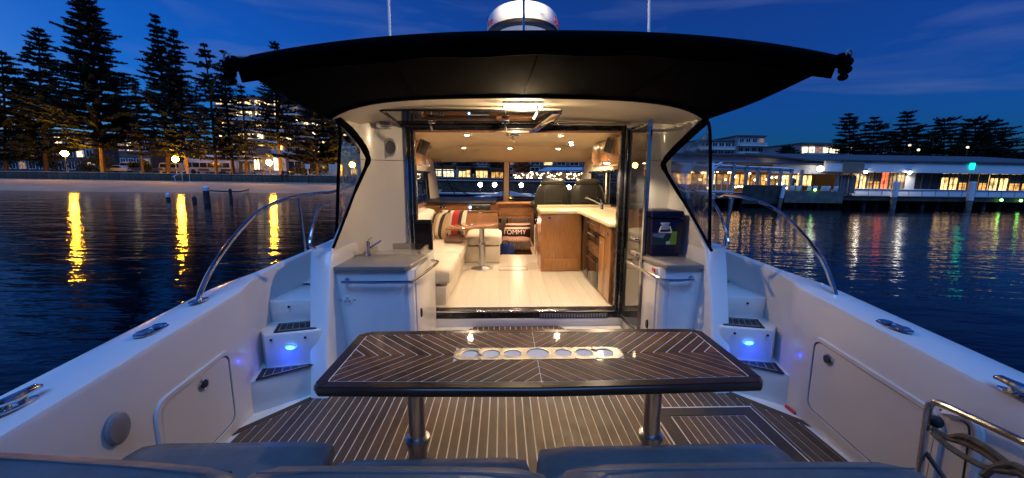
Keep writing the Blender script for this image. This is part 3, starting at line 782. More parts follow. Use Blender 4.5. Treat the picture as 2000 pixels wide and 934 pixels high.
for s in (0, 1):
    X0 = XW0 if s == 0 else XW1; d = -.05 if s == 0 else .05
    w = MB().box(min(X0, X0+d), max(X0, X0+d), 4.25, 9.0, -.6, 1.10)
    w.box(min(X0, X0+d), max(X0, X0+d), 4.25, 8.4, 1.66, 2.2)
    for ya, yb in ((4.25, 4.40), (6.5, 6.62)): w.box(min(X0, X0+d), max(X0, X0+d), ya, yb, 1.10, 1.66)
    cs = part('cabin_side', w, headliner, yacht)
    part('sill_board', MB().box(min(X0, X0 - d), max(X0, X0 - d), 4.1, 8.3, 1.06, 1.095), cherry, cs)
    part('window_pane', MB().add([(X0 + d/2, 4.35, 1.1), (X0 + d/2, 8.6, 1.1), (X0 + d/2, 8.3, 1.66), (X0 + d/2, 4.35, 1.66)], [(0, 1, 2, 3)]), tint, cs)
    fm = MB()
    for a, b in (((4.37, 1.11), (8.5, 1.11)), ((4.37, 1.65), (8.3, 1.65)), ((6.44, 1.1), (6.44, 1.66)), ((6.66, 1.1), (6.66, 1.66)), ((7.75, 1.1), (7.6, 1.66))):
        fm.tube([(X0 - d*.1, a[0], a[1]), (X0 - d*.1, b[0], b[1])], .022, 6)
    part('window_frame', fm, blackframe, cs)
    # raked front pillar
    part('front_pillar', MB().add([(X0 - d*.2, 7.95, 1.05), (X0 - d*.9, 8.85, 1.05), (X0 - d*.9, 8.15, 1.92), (X0 - d*.2, 7.45, 1.92), (X0 + d, 7.95, 1.05), (X0 + d, 8.8, 1.05), (X0 + d, 8.15, 1.92), (X0 + d, 7.45, 1.92)],
         [(0, 1, 2, 3), (4, 7, 6, 5), (0, 4, 5, 1), (1, 5, 6, 2), (2, 6, 7, 3), (3, 7, 4, 0)]), headliner, cs)
# ceiling with a shallow recessed panel, sloped header over the windscreen
cl = MB().box(XW0, XW1, 4.03, 7.6, 2.135, 2.16)
ceil = part('cabin_ceiling', cl, headliner, yacht)
cx0, cx1 = -1.10, 1.02
part('ceiling_cove', MB().add([(XW0 + .25, 4.05, 2.06), (cx0, 4.3, 2.134), (cx0 + .12, 7.3, 2.134), (XW0 + .25, 7.55, 2.06)], [(0, 1, 2, 3)]), headliner, ceil)
part('ceiling_cove', MB().add([(XW1 - .25, 4.05, 2.06), (cx1, 4.3, 2.134), (cx1 - .12, 7.3, 2.134), (XW1 - .25, 7.55, 2.06)], [(3, 2, 1, 0)]), headliner, ceil)
part('ceiling_panel', MB().box(-.95, .87, 4.2, 6.4, 2.122, 2.134), headliner, ceil, bevel=.008)
part('windscreen_header', MB().slab([[(XW0, 7.45, 2.132), (XW1, 7.45, 2.132)], [(XW0, 7.62, 2.0), (XW1, 7.62, 2.0)], [(XW0, 8.12, 1.862), (XW1, 8.12, 1.862)]], (0, .06, .06)), headliner, yacht)
part('header_vent', MB().box(-.78, -.62, 7.50, 7.56, 2.02, 2.07), cream, yacht, bevel=.012)
part('ceiling_hatch_handle', MB().tube([at(1002, 262, Y=5.3), at(1000, 268, Y=5.28), at(1004, 276, Y=5.2)], .014, 8), steel, yacht)
part('ceiling_plate', MB().box(-.13, .06, 5.25, 5.45, 2.112, 2.122), steel, yacht)
# overhead lockers
for s in (0, 1):
    X0, X1 = ((XW0, XW0 + .30) if s == 0 else (XW1 - .33, XW1))
    y1 = 6.3 if s == 0 else 6.2
    lk = part('overhead_locker', MB().box(X0, X1, 4.25, y1, 1.72, 2.05), cherry, yacht, bevel=.006, label='cherry wood overhead locker')
    xf = X1 if s == 0 else X0; d = .012 if s == 0 else -.012
    for k in range(4):
        a = 4.3 + k*(y1 - 4.3)/4
        part('locker_door', MB().box(min(xf, xf+d), max(xf, xf+d), a, a + (y1 - 4.3)/4 - .015, 1.735, 2.035), cherry, lk, bevel=.003)
        part('knob', MB().lathe([(.016, 0), (.014, .012), (.006, .014)], (xf + d, a + .4, 1.78), 10, Matrix.Rotation(R_(90 if s == 0 else -90), 4, 'Y')), steel, lk)
    part('light_rail', MB().box(min(xf - d*1.5, xf - d*4), max(xf - d*1.5, xf - d*4), 4.3, y1 - .05, 1.70, 1.722), cream, lk)
# windscreen: raked frame, two panes, mullion, wipers
ws = holder('windscreen', yacht, 'raked windscreen in two panes looking out at the shore lights')
WS = lambda x, t: Vector((x, 8.95 - .8*t, 1.04 + .86*t))
for a, b in ((-1.66, -.15), (-.05, 1.58)):
    part('pane', MB().add([WS(a, 0), WS(b, 0), WS(b, 1), WS(a, 1)], [(0, 1, 2, 3)]), clearg, ws)
part('mullion', MB().slab([[WS(-.165, 0), WS(-.045, 0)], [WS(-.145, 1), WS(-.045, 1)]], (0, -.04, -.03)), headliner, ws, bevel=.006)
for a, b, r in ((WS(-1.66, .02), WS(1.58, .02), .028), (WS(-1.66, 0), WS(-1.60, 1), .03), (WS(1.60, 0), WS(1.52, 1), .03), (WS(-.17, 0), WS(-.15, 1), .014), (WS(-.04, 0), WS(-.04, 1), .014)):
    part('frame', MB().tube([a, b], r, 6), blackframe, ws)
o = Vector((0, .10, .06))
for seg in (((872, 357), (890, 389)), ((868, 366), (925, 390)), ((1001, 360), (1042, 384)), ((1005, 372), (1046, 386))):
    part('wiper', MB().tube([at(*seg[0], Y=8.75) + o, at(*seg[1], Y=8.95) + o], .011, 6), blackplastic, ws)

# lamps set in the ceiling
dl_m = emis('downlight', (1.0, .78, .46), 90.0)
spots = [(912, 263, 2.118), (1095, 264, 2.118), (906, 288, 2.07), (996, 289, 2.07), (1090, 290, 2.07), (1155, 283, 2.05), (1161, 289, 2.05), (1185, 317, 1.70)]
for px, py, z in spots:
    p = at(px, py, Z=z)
    if p.y > 7.4: p = Vector((-.18 + (px - 982)/760*7.35, 7.35, 2.125))
    if px == 1155: p = Vector((.92, 6.4, 2.12))
    if px == 1161: p = Vector((1.02, 6.9, 2.12))
    d_ = part('downlight', MB().lathe([(.045, .004), (.045, -.006), (.032, -.010)], p, 18), steel, yacht)
    part('lens', MB().lathe([(.031, -.011), (.016, -.014)], p, 14), dl_m, d_)
    lamp('downlight_lamp', 'SPOT', p + Vector((0, 0, -.03)), 36 if p.y < 6 else 26, (1.0, .75, .49), .03, spot=R_(150))
# ---- dash and companionway down to the lower cabin
dash = thing('dash_cabinet', 'cherry wood cabinet with black top beneath the left windscreen pane', 'cabinet', (-.8, 7.4, .17))
part('carcass', MB().box(-1.60, -.28, 7.22, 7.9, .17, .92), cherry, dash, bevel=.004)
part('upper_fascia', MB().box(-1.60, -.28, 7.32, 7.9, .95, 1.06), cherry, dash, bevel=.004)
part('shelf', MB().box(-1.62, -.26, 7.18, 7.92, .92, .95), cherryd, dash, bevel=.006)
part('dash_top', MB().box(-1.63, -.30, 7.24, 9.0, 1.062, 1.115), blackplastic, dash, bevel=.015)
so = part('socket', MB().box(-1.37, -1.24, 7.308, 7.322, .975, 1.04), steel, dash, bevel=.004)
for k in (0, 1): part('socket_hole', MB().box(-1.35 + k*.05, -1.315 + k*.05, 7.302, 7.309, .99, 1.025), blackplastic, so)
bl = emis('status_led', (.2, .45, 1.0), 14.0)
part('status_light', MB().ball((-.79, 7.31, 1.0), .02, 10, 6), bl, dash)
dr2 = thing('companionway_fascia', 'cherry wood panel above the companionway between dash and helm', 'panel', (.1, 7.4, .8))
part('board', MB().box(-.26, .52, 7.30, 7.36, .84, 1.06), cherry, dr2, bevel=.004)
part('ledge', MB().box(-.27, .52, 7.16, 7.40, 1.065, 1.10), cherry, dr2, bevel=.006)
part('lintel', MB().box(-.27, .52, 7.18, 7.40, .80, .835), cherryd, dr2, bevel=.004)
part('side_board', MB().box(.46, .52, 7.2, 7.4, .17, .80), cherry, dr2, bevel=.004)
# lower cabin box
lo = MB().box(-.36, .60, 6.92, 9.4, -.50, -.46)
lo.box(-.42, -.36, 7.92, 9.4, -.5, .82).box(.60, .66, 6.92, 9.4, -.5, .82).box(-.42, .66, 9.4, 9.45, -.5, .82).box(-.42, .66, 7.42, 9.4, .82, .86).box(-.36, .60, 6.90, 6.92, -.5, .13)
part('lower_cabin', lo, cherry, yacht)
part('lower_bulkhead', MB().box(-.30, .55, 9.1, 9.38, -.4, .80), headliner, yacht)
lc = part('lower_locker', MB().box(.02, .40, 8.95, 9.1, .30, .78), white, yacht, bevel=.005, label='small white drawer unit in the lower cabin')
for k in range(3): part('drawer', MB().box(.05, .37, 8.935, 8.95, .32 + k*.15, .455 + k*.15), cream, lc, bevel=.003)
part('lower_screen', MB().box(-.26, -.06, 9.08, 9.1, .42, .70), blackplastic, yacht)
lamp('lower_cabin_lamp', 'POINT', (.12, 7.72, .74), 6, (1.0, .56, .36), .08)
llm = part('lower_downlight', MB().lathe([(.04, .82), (.04, .812), (.02, .81)], (.05, 8.25, 0), 14), white, yacht)
for k in range(2):
    part('step_board', MB().box(-.30, .44, 6.98 + k*.26, 7.2 + k*.26, -.05 - k*.2, -.02 - k*.2), cherryd, yacht)
# ladder rail beside the companionway
part('companion_rail', MB().tube(smooth_path([(.40, 6.95, .17), (.40, 6.95, .62), (.42, 7.05, .66), (.45, 7.15, .30)], 5), .016, 8), cream, yacht)

# ================================================================== COCKPIT TABLE
ZT_ = .67
tc = [at(*q, Z=ZT_) for q in ((620,744),(634,757),(1059,768),(1473,757),(1482,744),(1378,656),(1349,647),(1041,642.5),(726,646),(701,656))]
table = thing('cockpit_table', 'long varnished herringbone wood table with metal cup holder plate, in the cockpit', 'table', (-.03, 1.86, 0))
cxm, cym = -.013, 1.85
hw, hd_ = .992, .318
outl = [(-hw - .03, -hd_ + .10), (-hw + .01, -hd_ + .035), (-hw*.5, -hd_ + .005), (0, -hd_ - .008), (hw*.5, -hd_ + .005), (hw - .01, -hd_ + .035), (hw + .03, -hd_ + .10), (hw + .03, hd_ - .10), (hw - .05, hd_ - .01), (0, hd_ + .012), (-hw + .05, hd_ - .01), (-hw - .03, hd_ - .10)]
outl = [(-hw, -hd_ + .055), (-hw + .035, -hd_ + .012), (-hw*.5, -hd_ - .004), (0, -hd_ - .014), (hw*.5, -hd_ - .004), (hw - .035, -hd_ + .012), (hw, -hd_ + .055), (hw, hd_ - .055), (hw - .05, hd_ - .005), (hw*.5, hd_ + .004), (0, hd_ + .008), (-hw*.5, hd_ + .004), (-hw + .05, hd_ - .005), (-hw, hd_ - .055)]
TX = lambda p, z: (cxm + p[0], cym + p[1], z)
def inset(poly, d):
    n = len(poly); out = []
    for i in range(n):
        p0, p1, p2 = Vector(poly[i-1]), Vector(poly[i]), Vector(poly[(i+1) % n])
        a = (p1 - p0).normalized(); b = (p2 - p1).normalized()
        n1 = Vector((-a.y, a.x)); n2 = Vector((-b.y, b.x))
        m_ = (n1 + n2).normalized(); out.append(tuple(p1 + m_*(d/max(.3, m_.dot(n1)))))
    return out
in1 = inset(outl, .075)
rim = MB().loft([[TX(p, ZT_ - .0005) for p in inset(outl, .05)], [TX(p, ZT_ - .002) for p in inset(outl, .012)], [TX(p, ZT_ - .012) for p in inset(outl, .002)], [TX(p, ZT_ - .03) for p in outl], [TX(p, ZT_ - .040) for p in inset(outl, .006)], [TX(p, ZT_ - .048) for p in inset(outl, .022)]], closed=True)
rim.add([TX(p, ZT_ - .048) for p in inset(outl, .022)], [tuple(range(len(outl)))[::-1]])
part('table_rim', rim, tableedge, table, angle=50)
part('inlay_bed', MB().ext([TX(p, ZT_ - .03) for p in inset(outl, .048)], (0, 0, .0293)), tcaulk, table, smooth=False)
# border boards
inb, ino = inset(outl, .056), inset(outl, .010)
n = len(outl)
groups = [(0, 1), (1, 3), (3, 5), (5, 6), (6, 7), (7, 8), (8, 10), (10, 12), (12, 13), (13, 14)]
for a, b in groups:
    idx = [k % n for k in range(a, b + 1)]
    po = [Vector(ino[k]) for k in idx]; pi = [Vector(inb[k]) for k in idx]
    dirv = (po[-1] - po[0]).normalized()
    po[0] += dirv*.002; pi[0] += dirv*.002; po[-1] -= dirv*.002; pi[-1] -= dirv*.002
    part('border_board', MB().ext([TX(p, ZT_ - .004) for p in po] + [TX(p, ZT_ - .004) for p in pi[::-1]], (0, 0, .0055)), tableedge, table, smooth=False)
# herringbone planks: strips of constant |v| - |u| in each quarter
px0, px1, py = -.415, .435, .068                     # cup plate half sizes
SW = .066
inner = inset(outl, .062)
for su in (-1, 1):
    for sv in (-1, 1):
        c = -hw - SW
        while c < hd_ + SW:
            poly = [(p[0], p[1]) for p in inner]
            poly = clip(poly, -su, 0, -.0016); poly = clip(poly, 0, -sv, -.0016)
            # su*u and sv*v are positive here: keep c < sv*v*1.25 - su*u < c + SW
            kk = 1.0
            g = .0042
            poly = clip(poly, su, -sv*kk, -(c + g)) if len(poly) > 2 else []
            poly = clip(poly, -su, sv*kk, c + SW*1.0 - g) if len(poly) > 2 else []
            if len(poly) > 2:
                pieces = [poly]
                # leave the cup plate free
                out = []
                for q in pieces:
                    pe = (px1 if su > 0 else -px0) - .004; a = clip(q, -su, 0, -pe); b = clip(q, su, 0, pe)
                    b = clip(b, 0, -sv, -(py - .004)) if len(b) > 2 else []
                    if len(a) > 2 and len(b) > 2 and not any(abs(v[0]) < pe and abs(v[1]) < py - .004 for v in q):
                        out.append(q)
                    else: out += [a, b]
                for q in out:
                    if len(q) > 2 and area2(q) > .0003:
                        part('inlay_plank', MB().ext([TX(p, ZT_ - .004) for p in q], (0, 0, .0052)), tablewood, table, smooth=False)
            c += SW
# cup holder plate with seven rings
pb = [(-.36, -.035), (-.33, -.068), (.33, -.068), (.36, -.035), (.36, .035), (.33, .068), (-.33, .068), (-.36, .035)]
holes = [(-.335, .042), (-.228, .042), (-.120, .042), (.008, .055), (.136, .042), (.242, .042), (.348, .042)]
bm = bmesh.new()
def plate_mesh():
    """rectangular cells each with a round hole, plus end pieces"""
    b = MB(); ed = [px0] + [(holes[i][0] + holes[i+1][0])/2 for i in range(6)] + [px1]
    for i, (hx_, r) in enumerate(holes):
        x0, x1 = ed[i], ed[i+1]; N_ = 32
        ring = [(hx_ + r*math.cos(2*math.pi*j/N_), r*.98*math.sin(2*math.pi*j/N_)) for j in range(N_)]
        sq = []
        for j in range(N_):
            an = 2*math.pi*j/N_; ca, sa = math.cos(an), math.sin(an)
            tx = ((x1 - hx_) if ca > 0 else (x0 - hx_)) / ca if abs(ca) > 1e-6 else 1e9
            ty = .066/abs(sa) if abs(sa) > 1e-6 else 1e9
            t = min(tx, ty); X_, Y_ = hx_ + ca*t, sa*t
            if (i == 0 and X_ < px0 + .03) or (i == 6 and X_ > px1 - .03):
                lim = .036 + min(X_ - px0, px1 - X_) if i in (0, 6) else .066; lim = .036 + (X_ - px0 if i == 0 else px1 - X_); Y_ = max(-lim, min(lim, Y_))
            sq.append((X_, Y_))
        b.loft([[TX(p, ZT_ + .0035) for p in sq], [TX(p, ZT_ + .0045) for p in [(q[0]*.85 + s_[0]*.15, q[1]*.85 + s_[1]*.15) for q, s_ in zip(ring, sq)]], [TX(p, ZT_ + .003) for p in ring], [TX(p, ZT_ - .002) for p in ring]], closed=True)
        b.loft([[TX(p, ZT_ + .0035) for p in sq], [TX(p, ZT_ - .003) for p in sq]], closed=True)
    return b
cp = part('cup_plate', plate_mesh(), plate, table, angle=40)
cupm = mat('cup_lining', (.13, .27, .58), .4)  # blue of the sky light is put into the lining colour
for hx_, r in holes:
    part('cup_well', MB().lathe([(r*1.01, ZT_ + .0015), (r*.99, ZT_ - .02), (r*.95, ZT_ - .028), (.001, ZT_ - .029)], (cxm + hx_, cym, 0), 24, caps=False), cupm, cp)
# pedestals
for sx in (-.60, .585):
    lg = part('leg', MB().lathe([(.041, .2), (.041, .60)], (cxm + sx, 1.79, 0), 20), brushed, table)
    part('leg_tube', MB().lathe([(.048, .02), (.048, .255), (.043, .26)], (cxm + sx, 1.79, 0), 20), brushed, lg)
    part('collar', MB().lathe([(.049, .232), (.060, .236), (.060, .262), (.043, .272)], (cxm + sx, 1.79, 0), 20), brushed, lg)
    part('collar', MB().lathe([(.042, .515), (.053, .52), (.053, .545), (.042, .55)], (cxm + sx, 1.79, 0), 20), brushed, lg)
    part('clamp_knob', MB().lathe([(.008, 0), (.008, .02), (.012, .022), (.012, .034)], (cxm + sx + .052, 1.785, .53), 10, Matrix.Rotation(R_(90), 4, 'Y')), steel, lg)
    part('leg_foot', MB().lathe([(.085, .004), (.085, .010), (.05, .018)], (cxm + sx, 1.79, 0), 20), brushed, lg)
    part('top_socket', MB().lathe([(.06, .595), (.085, .612), (.085, .616)], (cxm + sx, 1.79, 0), 18), brushed, lg)

# ================================================================== AFT BENCH
bench = thing('cockpit_bench', 'grey leather bench seat with padded backrest along the stern of the cockpit', 'bench', (0, 1.0, 0))
part('bench_base', MB().box(-1.72, 1.05, .45, 1.36, .004, .34), gel_in, bench, bevel=.02)
zb = .80
def back(xa, ya, xb, yb, rr=.06):
    L_ = math.hypot(xb - xa, yb - ya); m_ = Matrix.Translation(((xa+xb)/2, (ya+yb)/2, zb - .2)) @ Matrix.Rotation(math.atan2(yb - ya, xb - xa), 4, 'Z')
    b = cushion(MB(), -L_/2, L_/2, -.30, 0, -.22, .2, rr)
    b.v = [m_ @ v for v in b.v]
    c = part('backrest_cushion', b, leather, bench, angle=60)
    for u_ in (-.33, 0, .33):
        part('stitching', MB().tube(smooth_path([m_ @ Vector((L_*u_, -.012, .12)), m_ @ Vector((L_*u_, -.02, .196)), m_ @ Vector((L_*u_, -.10, .2155)), m_ @ Vector((L_*u_, -.24, .2135))], 4), .0022, 4), piping, c) if L_ > 5 else None
    part('stitching', MB().tube([m_ @ Vector((-L_/2 + .06, -.075, .2125)), m_ @ Vector((-L_/4, -.07, .2145)), m_ @ Vector((L_/4, -.07, .2145)), m_ @ Vector((L_/2 - .06, -.075, .2125))], .0025, 4), piping, c)
    pth = []
    for p, q in rrect(L_ - .07, .23, .05, 4): pth.append(m_ @ Vector((p, q - .15, .206)))
    part('piping', MB().tube([m_ @ Vector((-L_/2 + .05, -.010, .165)), m_ @ Vector((L_/2 - .05, -.010, .165))], .004, 5), piping, c)
back(at(-60, 862, Z=zb).x, at(-60, 862, Z=zb).y, at(488, 897, Z=zb).x, at(488, 897, Z=zb).y)
back(at(494, 892, Z=zb).x, at(494, 892, Z=zb).y, at(1078, 896, Z=zb).x, at(1078, 896, Z=zb).y)
back(at(1086, 890, Z=zb).x, at(1086, 890, Z=zb).y, at(1772, 884, Z=zb).x, at(1772, 884, Z=zb).y)
for xa, xb, ya, yb, zz in ((-1.70, -.88, .8, 1.52, .47), (-.86, -.07, .8, 1.43, .45), (-.05, .98, .8, 1.47, .465)):
    part('seat_cushion', cushion(MB(), xa, xb, ya, yb, zz - .13, zz, .055), leather, bench, angle=60)

# ================================================================== STEEL RACK AND ROPE (right corner)
rack = thing('steel_rack', 'bent stainless tube rack standing against the right coaming in the corner', 'rack', (1.62, 1.3, .3))
q = [at(1792, 945, X=1.64), at(1803, 870, X=1.64), at(1813, 800, X=1.64), at(1822, 787, X=1.64), at(1840, 790, X=1.64), at(1920, 826, X=1.64), at(2010, 868, X=1.64)]
pts = [Vector((q[0].x, q[0].y, 0.0))] + q
end = q[-1] + (q[-1] - q[-2])*1.2
part('frame', MB().tube(smooth_path(pts + [end, Vector((end.x, end.y + .02, 0.0))], 5), .014, 10), steel, rack)
qq = [at(1806, 882, X=1.645), at(1830, 915, X=1.65), at(1850, 945, X=1.65)]
part('brace', MB().tube(smooth_path(qq + [qq[-1] + Vector((0, -.1, -.12))], 4), .009, 8), blackplastic, rack)
part('rubber_stop', MB().ball(at(1828, 824, X=1.68), .026, 10, 7), rubber, rack)
rope = []
for k, (pp) in enumerate((((1822, 838), (1850, 855), (1890, 868), (1930, 890), (1965, 915), (2010, 940)), ((1822, 845), (1850, 870), (1885, 893), (1930, 915), (1970, 922), (2010, 935)), ((1850, 856), (1880, 852), (1905, 862), (1935, 880), (1975, 910), (2005, 925)), ((1920, 930), (1945, 912), (1975, 908), (2000, 918), (2020, 940)))):
    rope.append([at(*u, X=1.66 - .02*(k % 2)) for u in pp])
rb = MB()
for pth in rope:
    pth = pth + [pth[-1] + Vector((0, -.12, -.10))]
    rb.tube(smooth_path(pth, 5), .012, 7)
solo('rope', rb, ropem, 'brown rope looped over the steel rack in the corner', 'rope')
# moulded door outline behind the rack
dpo = [at(*u, X=1.735) for u in ((1835, 800), (1880, 822), (1893, 840), (1890, 870), (1880, 940))]
part('transom_door_seam', MB().tube(smooth_path(dpo, 4), .004, 5), darkgrey, yacht)
dpo = [at(*u, X=1.738) for u in ((1845, 806), (1895, 818), (1914, 845), (1905, 900), (1895, 945))]
part('transom_door_rim', MB().tube(smooth_path(dpo, 4), .016, 6), gel_in, yacht)

# ================================================================== WET BAR CABINETS
def wet_bar(side):
    f = (lambda x: x) if side == 0 else mx
    lab = 'white cockpit cabinet with grey counter, small sink and chrome tap, left of the door' if side == 0 else 'white cockpit cabinet with grey counter under the blue cool box, right of the door'
    xo, xi = -1.485, (-.905 if side == 0 else -1.175)
    w = thing('wet_bar_cabinet', lab, 'cabinet', (f((xo+xi)/2), 3.3, 0))
    P = lambda pts, z: [(f(a), b, z) for a, b in pts]
    part('carcass', MB().ext(P([(xo, 2.985), (xi - .02, 2.985), (xi + .015, 3.02), (xi + .03, 3.90), (xo, 3.90)], .0), (0, 0, .835)), gel, w, bevel=.006)
    ctop = [(xo, 2.955), (xi - .035, 2.955), (xi, 3.0), (xi + .055, 3.40), (xi + .04, 3.47), (xo, 3.47)] if side == 0 else [(xo, 2.955), (xi - .01, 2.955), (xi + .03, 3.12), (xi + .06, 3.62), (xo, 3.62)]
    ctp = part('countertop', MB().ext(P(ctop, .833), (0, 0, .037)), stone, w, bevel=.006)
    fx0, fx1 = f(xo + .06), f(xi - .05)
    fp = part('front_panel', MB().box(min(fx0, fx1), max(fx0, fx1), 2.977, 2.986, .05, .72), gel, w, bevel=.004)
    sd = part('side_door', MB().ext([(f(xi + .014), 3.06, .06), (f(xi + .026), 3.82, .06), (f(xi + .026), 3.82, .72), (f(xi + .014), 3.06, .72)], (f(.012) - f(0), 0, 0)), gel_in, w, bevel=.004)
    part('pull', MB().lathe([(.024, 0), (.022, .012), (.014, .008)], (f(xi + .028), 3.18, .30 if side else .42), 14, Matrix.Rotation(R_(90 if side == 0 else -90), 4, 'Y') @ Matrix.Diagonal((1.7, .8, 1, 1))), blackplastic, sd)
    part('drawer_front', MB().ext([(f(xi + .014), 3.06, .74), (f(xi + .024), 3.6, .74), (f(xi + .024), 3.6, .82), (f(xi + .014), 3.06, .82)], (f(.012) - f(0), 0, 0)), gel_in, w, bevel=.003)
    hz = .755
    rail = smooth_path([(f(xo + .085), 2.98, hz), (f(xo + .085), 2.935, hz), (f(xo + .11), 2.925, hz), (f(xi - .03), 2.925, hz), (f(xi + .035), 2.96, hz + .005), (f(xi + .10), 3.3, hz + .02), (f(xi + .125), 3.52, hz + .03), (f(xi + .06), 3.56, hz + .03)], 5)
    r_ = part('grab_rail', MB().tube(rail, .0125, 10), steel, w)
    part('rail_bracket', MB().tube([(f(xi - .03), 2.985, hz), (f(xi - .02), 2.925, hz)], .010, 8), steel, r_)
    part('rail_rose', MB().lathe([(.024, 0), (.024, .006), (.012, .012)], (f(xo + .085), 2.985, hz), 14, Matrix.Rotation(R_(90), 4, 'X')), steel, r_)
    if side == 0:
        ko = part('outlet', MB().lathe([(.040, 0), (.038, .006), (.028, .008)], (xo + .085, 2.976, .60), 18, Matrix.Rotation(R_(90), 4, 'X')), white, w)
        for k in range(3):
            a = R_(90 + 120*k)
            part('outlet_ring', MB().tube([Vector((xo + .085 + .016*math.cos(a) + .008*math.cos(t), 2.967, .60 + .016*math.sin(a) + .008*math.sin(t))) for t in [j*math.pi/4 for j in range(8)]], .0025, 5, closed=True), grey, ko)
        for dx in (-.055, .055): part('screw', MB().lathe([(.005, 0), (.005, .004)], (xo + .085 + dx, 2.977, .60), 8, Matrix.Rotation(R_(90), 4, 'X')), darkgrey, ko)
        # sink let into the back of the counter
        sx0, sx1, sy0, sy1, sz = xo + .04, xi - .02, 3.475, 3.92, .885
        sb = MB()
        for q4 in (((sx0, sy0), (sx1, sy0), (sx1, sy0 + .03), (sx0, sy0 + .03)), ((sx0, sy1 - .03), (sx1, sy1 - .03), (sx1, sy1), (sx0, sy1)), ((sx0, sy0 + .03), (sx0 + .03, sy0 + .03), (sx0 + .03, sy1 - .03), (sx0, sy1 - .03)), ((sx1 - .03, sy0 + .03), (sx1, sy0 + .03), (sx1, sy1 - .03), (sx1 - .03, sy1 - .03))):
            sb.ext([(a, b, sz - .19) for a, b in q4], (0, 0, .17 if q4[0][1] == sy0 else .19 + (.01 if q4[0][1] > 3.6 else 0)))
        sb.box(sx0 + .03, sx1 - .03, sy0 + .03, sy1 - .03, sz - .19, sz - .165)
        s_ = part('sink_basin', sb, mat('sink_stone', (.36, .33, .26), .35, var=.1), w, bevel=.004)
        t = thing('tap', 'small chrome mixer tap on the grey counter left of the door', 'tap', (-1.36, 3.43, .87))
        part('body', MB().lathe([(.026, .87), (.024, .885), (.019, .89), (.019, .965), (.022, .968), (.022, .99), (.012, 1.0)], (-1.37, 3.40, 0), 16), steel, t)
        part('spout', MB().tube([(-1.365, 3.41, .93), (-1.33, 3.45, .955), (-1.28, 3.50, .985)], [.012, .011, .012], 10), steel, t)
        part('lever', MB().tube([(-1.37, 3.40, .995), (-1.355, 3.39, 1.02), (-1.325, 3.38, 1.03)], [.010, .007, .008], 8), steel, t)
    else:
        part('red_tag', MB().obox((f(xi + .035), 3.10, .80), (.006, .05, .03)), redm, w)
    return w
wet_bar(0); wet_bar(1)

# ================================================================== COOL BOX
cool = thing('cool_box', 'dark blue cool box with white carry handle and green picture sticker', 'cool box', (1.23, 3.45, .872))
cxa, cxb, cya, cyb, cz0 = 1.095, 1.372, 3.28, 3.62, .872
part('body', MB().loft([[(cxa + .01, cya + .01, cz0), (cxb - .01, cya + .01, cz0), (cxb - .01, cyb - .01, cz0), (cxa + .01, cyb - .01, cz0)], [(cxa, cya, cz0 + .33), (cxb, cya, cz0 + .33), (cxb, cyb, cz0 + .33), (cxa, cyb, cz0 + .33)]], closed=True, capends=True), coolblue, cool, bevel=.012)
part('lid', MB().box(cxa - .002, cxb + .002, cya - .002, cyb + .002, cz0 + .334, cz0 + .395), coolblue, cool, bevel=.016)
hc = at(1299, 444, Y=cya - .004)
cc = hc.x; hz = hc.z
part('handle_plate', MB().ext([(cc + a, cya - .010, hz + b) for a, b in ((-.038, .040), (.038, .040), (.040, .027), (.027, .023), (.035, -.022), (-.035, -.022), (-.027, .023), (-.040, .027))], (0, .012, 0)), white, cool, bevel=.003)
part('handle', MB().tube(smooth_path([(cc - .036, cya - .014, hz + .01), (cc - .052, cya - .016, hz - .033), (cc - .044, cya - .016, hz - .043), (cc + .044, cya - .016, hz - .043), (cc + .052, cya - .016, hz - .033), (cc + .036, cya - .014, hz + .01)], 4), .006, 8), white, cool)
l0, l1 = at(1274, 455, Y=cya), at(1320, 478, Y=cya)
stm = MATS.get('x') or mat('sticker_dark', (.03, .05, .05), .35)
sk = part('sticker', MB().box(l0.x, l1.x, cya - .0045, cya + .006, l1.z, l0.z), stm, cool, smooth=False)
part('sky_print', MB().add([(l0.x + .004, cya - .0065, l0.z - .03), (l0.x + .095, cya - .0065, l0.z - .045), (l0.x + .115, cya - .0065, l0.z - .006), (l0.x + .004, cya - .0065, l0.z - .006)], [(0, 1, 2, 3)]), mat('sticker_sky', (.30, .34, .50), .35, var=.3, vscale=20), sk, smooth=False)
part('green_print', MB().add([(l1.x - .095, cya - .0075, l1.z + .002), (l1.x - .002, cya - .0075, l1.z + .002), (l1.x + .001, cya - .0075, l0.z + .012), (l1.x - .045, cya - .0075, l0.z + .012), (l1.x - .055, cya - .0075, l1.z + .06)], [(0, 1, 2, 3, 4)]), greenp, sk, smooth=False)
part('white_print', MB().add([(l1.x - .09, cya - .0085, l1.z + .006), (l1.x - .055, cya - .0085, l1.z + .006), (l1.x - .055, cya - .0085, l1.z + .03), (l1.x - .09, cya - .0085, l1.z + .03)], [(0, 1, 2, 3)]), whitep, sk, smooth=False)

